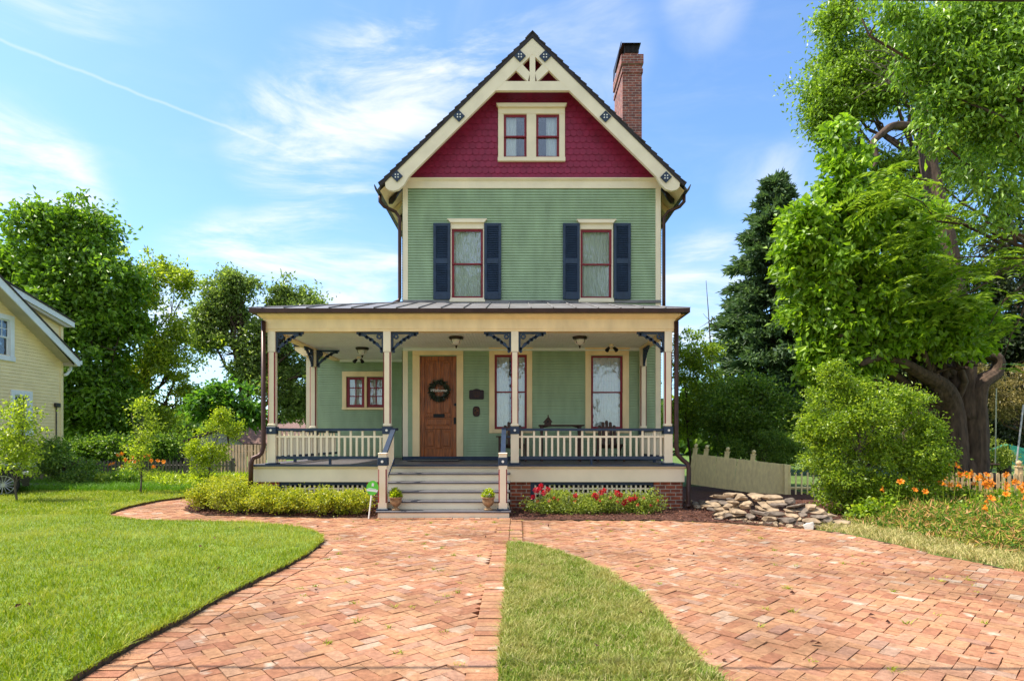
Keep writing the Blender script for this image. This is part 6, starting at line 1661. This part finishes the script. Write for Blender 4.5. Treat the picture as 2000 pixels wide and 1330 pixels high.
ll_ = [(225,19.2),(238,19.6),(250,19.3),(262,19.7),(290,19.5),(305,19.2),(318,19.6),(270,19.1)]
for i, (px, D) in enumerate(ll_):
    t = copy_tree(prot[i % 3]); seat(t, (X(px, D), D, -.05), 'orange day lily clump in front of the grey picket fence on the left', 'orange day lilies by the left picket fence', random.uniform(-.6,.6), random.uniform(1.05,1.25))
# undergrowth
q = scatter([(5.6,10.3),(5.75,9.4),(5.95,8.3),(6.1,7.4),(6.3,6.7),(9,7.2),(13,12.6),(8.2,12.8),(7.2,12.0)], 4200); n = len(q)
P_ = np.repeat(q, 9, 0); n = len(P_); zz = rng.uniform(.02, .34, n)*np.clip(.3 + 1.0*(P_[:,0]-5.9), .25, 1.1)
pos = np.column_stack([P_ + rng.normal(0, .05, (n,2)), zz]); ax = rand_dirs(n); ax[:,2] += .35
o = leaves('undergrowth', pos, ax, .13, .020, M['weeds'], fold=.15); o['kind'] = 'stuff'
q = scatter([(-13,18.4),(-8.7,18.0),(-8.0,19.8),(-14,20.2)], 500); P_ = np.repeat(q, 16, 0); n = len(P_)
pos = np.column_stack([P_ + rng.normal(0, .09, (n,2)), rng.uniform(0, .30, n)]); ax = rand_dirs(n); ax[:,2] += .4
o = leaves('undergrowth', pos, ax, .16, .05, M['leaf_young'], fold=.15); o['kind'] = 'stuff'
q = scatter([(-10.0,16.6),(-7.6,16.4),(-7.6,19.2),(-10.6,19.2)], 260); P_ = np.repeat(q, 16, 0); n = len(P_)
pos = np.column_stack([P_ + rng.normal(0, .09, (n,2)), rng.uniform(0, .38, n)**1.1]); ax = rand_dirs(n); ax[:,2] += .4
o = leaves('undergrowth', pos, ax, .12, .045, M['leaf_sap'], fold=.15); o['kind'] = 'stuff'
for px, py, D, rr, lab in ((1835,975,11.6,.24,'leafy green plant at the right foot of the big bush among lilies'), (1920,1005,10.6,.26,'broad leafy plant between the two middle lily groups'), (1990,1030,9.6,.26,'leafy green plant nearest the drive at the right edge'), (1880,1040,9.7,.20,'low green plant at the front of the lily bed'),
    (1878,985,11.2,.26,'round leafy green plant in the middle of the right lilies'), (1965,990,11.0,.24,'leafy green plant by the ball topped fence post'), (1735,1010,10.5,.26,'low leafy plant at the foot of the big bush'), (1690,1022,10.3,.16,'tiny leafy plant between the last wall stones and the bush')):
    b = (X(px, D), D, 0)
    t = thing('leafy_plant', lab, 'plant', b)
    mb = MB()
    for k in range(7):
        a = random.uniform(0, 6.28); mb.tube(limb_path(b, (b[0]+rr*.6*math.cos(a), D+rr*.5*math.sin(a), Z(py, D)+rr*.6*random.random()), 4, .1), [.008,.007,.006,.004,.002], 5)
    mb.build('stems', M['leaf_young'], t)
    pos, ax = crown_pts([(b[0], D, max(.15, Z(py, D)), rr, rr*.8, rr*1.1)], 60, 14, .14, .3, .2); pos[:,2] = np.maximum(pos[:,2], .03)
    leaves('foliage', pos, ax, .075, .058, M['leaf_bush'], t, upbias=1.5)
D = 18.3
tree('shrub', 'low bright rounded shrub at the foot of the grey picket fence', 'shrub', gb(240, D), .7, .02, [Bl(235,940,24,D,18), Bl(252,938,20,D,16)], 'leaf_maple', 90, 40, .2, .12, .02, limbs=4)
# far wood closing the horizon
n = 26000; a = rng.uniform(0, 1, n); xs = np.where(a < .5, -70 + a*2*58, 12 + (a-.5)*2*70); 
hgt = np.where(xs < 0, 3.2, 6.0) + .8*np.sin(xs*.35) + .6*np.sin(xs*1.1+1)
pos = np.column_stack([xs, 58 + rng.normal(0, 2.0, n), rng.uniform(0, 1, n)**.8*hgt]); o = leaves('far_wood', pos, rand_dirs(n), 1.1, .75, M['leaf_laurel']); o['kind'] = 'stuff'
# trees across the street, mirrored in the window panes
for px, y_, s_, lab in ((-5, -13, 1.45, 'tree across the street left of centre'), (5, -14, 1.5, 'tree across the street right of centre')):
    tree('street_tree', lab, 'tree', (px, y_, -.05), 11*s_, .3, [(px+u, y_+v, z_*s_, r_, r_, r_) for u, v, z_, r_ in ((0,0,10,2.6), (-2,0,8,2.4), (2.2,0,7.6,2.4), (0,1,6.4,2.6), (.5,-1,12,1.8))], 'leaf_oak', 240, 16, .9, .6, .4, limbs=8)

# ================================================================== SKY, SUN, CAMERA
SUNV = Vector((-.63, .02, 1)).normalized()
w = bpy.data.worlds.new('World'); scene.world = w; w.use_nodes = True
nt = w.node_tree; L = nt.links.new; bg = nt.nodes['Background']
sky = N(nt, 'ShaderNodeTexSky', sky_type='NISHITA'); sky.sun_disc = False
sky.sun_elevation = math.asin(SUNV.z); sky.sun_rotation = math.atan2(SUNV.x, SUNV.y)
sky.altitude = 0; sky.air_density = 1.0; sky.dust_density = 1.0; sky.ozone_density = 1.6
tc = N(nt, 'ShaderNodeTexCoord')
def fibre(rot, scale, sx, lo, hi, det=9, dist=.6, off=(0,0,0)):
    mp = N(nt, 'ShaderNodeMapping'); mp.inputs['Rotation'].default_value = rot; mp.inputs['Scale'].default_value = sx; mp.inputs['Location'].default_value = off
    L(tc.outputs['Generated'], mp.inputs['Vector'])
    nz = N(nt, 'ShaderNodeTexNoise'); nz.inputs['Scale'].default_value = scale; nz.inputs['Detail'].default_value = det; nz.inputs['Roughness'].default_value = .62; nz.inputs['Distortion'].default_value = dist
    L(mp.outputs[0], nz.inputs['Vector'])
    r_ = ramp(nt, [(lo, (0,0,0)), (hi, (1,1,1))], 'EASE'); L(nz.outputs['Fac'], r_.inputs[0]); return r_.outputs[0]
def spot(px, py, ang):
    d = Vector(((px-VX)/F, 1, -(py-HY)/F)).normalized()
    dp = N(nt, 'ShaderNodeVectorMath', operation='DOT_PRODUCT'); L(tc.outputs['Generated'], dp.inputs[0]); dp.inputs[1].default_value = d
    mr = N(nt, 'ShaderNodeMapRange', interpolation_type='SMOOTHSTEP'); mr.inputs['From Min'].default_value = math.cos(R(ang)); mr.inputs['From Max'].default_value = 1.0
    L(dp.outputs['Value'], mr.inputs['Value']); return mr.outputs[0]
def mth(op, a, b):
    n = N(nt, 'ShaderNodeMath', operation=op); n.use_clamp = op != 'MULTIPLY'
    for i, q in enumerate((a, b)):
        if isinstance(q, (int, float)): n.inputs[i].default_value = q
        else: L(q, n.inputs[i])
    return n.outputs[0]
fib = fibre((0, R(32), 0), 3.2, (1.0, 1.5, 4.2), .40, .72)
fib2 = fibre((0, R(22), 0), 5.0, (.8, 1.5, 4.0), .42, .75, off=(3,1,2))
soft = fibre((0, R(20), 0), 1.6, (1, 1, 1.6), .35, .75, det=5, off=(7,2,1))
mask = None
for px, py, ang, k in ((560,290,6,.9), (650,230,7,.8), (760,160,7,.75), (850,90,7,.7), (600,500,6,1.0), (700,470,6,.9), (480,530,6,1.0), (390,540,5,.8), (0,400,8,1.0), (30,330,6,.6), (940,30,6,.5), (1480,365,4,.25), (1560,335,3.5,.3), (1380,560,6,.9), (1340,620,6,.8), (1380,5,4,.28), (1150,90,6,.35), (420,640,7,.9), (680,550,6,.8), (110,20,5,.35), (260,150,9,.12)):
    s_ = mth('MULTIPLY', spot(px, py, ang), k); mask = s_ if mask is None else mth('ADD', mask, s_)
cl = mth('MULTIPLY', mask, mth('ADD', fib, mth('MULTIPLY', soft, .35)))
cl = mth('ADD', cl, mth('MULTIPLY', mth('MULTIPLY', fib2, soft), .10))
def pdir(px, py): return Vector(((px-VX)/F, 1, -(py-HY)/F)).normalized()
nv = pdir(0, 78).cross(pdir(430, 245)).normalized()
dp = N(nt, 'ShaderNodeVectorMath', operation='DOT_PRODUCT'); L(tc.outputs['Generated'], dp.inputs[0]); dp.inputs[1].default_value = nv
wob = N(nt, 'ShaderNodeTexNoise'); wob.inputs['Scale'].default_value = 18; wob.inputs['Detail'].default_value = 5; L(tc.outputs['Generated'], wob.inputs['Vector'])
dd = mth('MULTIPLY', wob.outputs['Fac'], .010)
n_ = N(nt, 'ShaderNodeMath', operation='ADD'); L(dp.outputs['Value'], n_.inputs[0]); L(dd, n_.inputs[1])
n2_ = N(nt, 'ShaderNodeMath', operation='SUBTRACT'); L(n_.outputs[0], n2_.inputs[0]); n2_.inputs[1].default_value = .005
n3_ = N(nt, 'ShaderNodeMath', operation='ABSOLUTE'); L(n2_.outputs[0], n3_.inputs[0])
mr = N(nt, 'ShaderNodeMapRange', interpolation_type='SMOOTHSTEP'); mr.inputs['From Min'].default_value = .0030; mr.inputs['From Max'].default_value = 0.0; L(n3_.outputs[0], mr.inputs['Value'])
cl = mth('ADD', cl, mth('MULTIPLY', mth('MULTIPLY', mr.outputs[0], spot(190, 150, 16)), .26))
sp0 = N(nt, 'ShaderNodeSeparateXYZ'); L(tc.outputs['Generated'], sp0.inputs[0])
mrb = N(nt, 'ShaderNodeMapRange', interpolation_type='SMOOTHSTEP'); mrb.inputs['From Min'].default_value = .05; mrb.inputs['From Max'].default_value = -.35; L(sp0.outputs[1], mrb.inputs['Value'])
cl = mth('ADD', cl, mth('MULTIPLY', mrb.outputs[0], mth('ADD', mth('MULTIPLY', soft, .45), .45)))  # unseen cloud cover behind the camera, added to brighten fill on the facade
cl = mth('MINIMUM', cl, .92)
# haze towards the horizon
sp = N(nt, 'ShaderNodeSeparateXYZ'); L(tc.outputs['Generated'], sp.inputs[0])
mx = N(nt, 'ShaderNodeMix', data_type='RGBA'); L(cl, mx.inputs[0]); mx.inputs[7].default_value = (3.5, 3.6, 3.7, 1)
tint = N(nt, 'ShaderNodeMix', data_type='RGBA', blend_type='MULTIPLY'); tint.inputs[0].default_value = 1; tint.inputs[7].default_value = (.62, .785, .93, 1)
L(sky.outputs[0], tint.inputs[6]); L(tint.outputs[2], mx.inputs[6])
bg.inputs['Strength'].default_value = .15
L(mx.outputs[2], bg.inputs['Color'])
sun = bpy.data.lights.new('sun', 'SUN'); sun.energy = 3.7; sun.angle = R(.5); sun.color = (1, .93, .80)
so = bpy.data.objects.new('sun', sun); C.objects.link(so); so.rotation_euler = (-SUNV).to_track_quat('-Z', 'Y').to_euler(); so.location = (-20, 5, 30)
cam = bpy.data.cameras.new('camera'); cam.sensor_width = 36; cam.lens = 36*F/2000; cam.shift_x = -(VX-1000)/2000; cam.shift_y = (HY-665)/2000; cam.clip_end = 1000; cam.clip_start = .05
co = bpy.data.objects.new('camera', cam); C.objects.link(co); co.location = (0, 0, H); co.rotation_euler = (R(90), 0, 0)
scene.camera = co
vs = scene.view_settings; vs.view_transform = 'Standard'; vs.look = 'None'; vs.gamma = 1; vs.exposure = 1.12; vs.use_curve_mapping = False
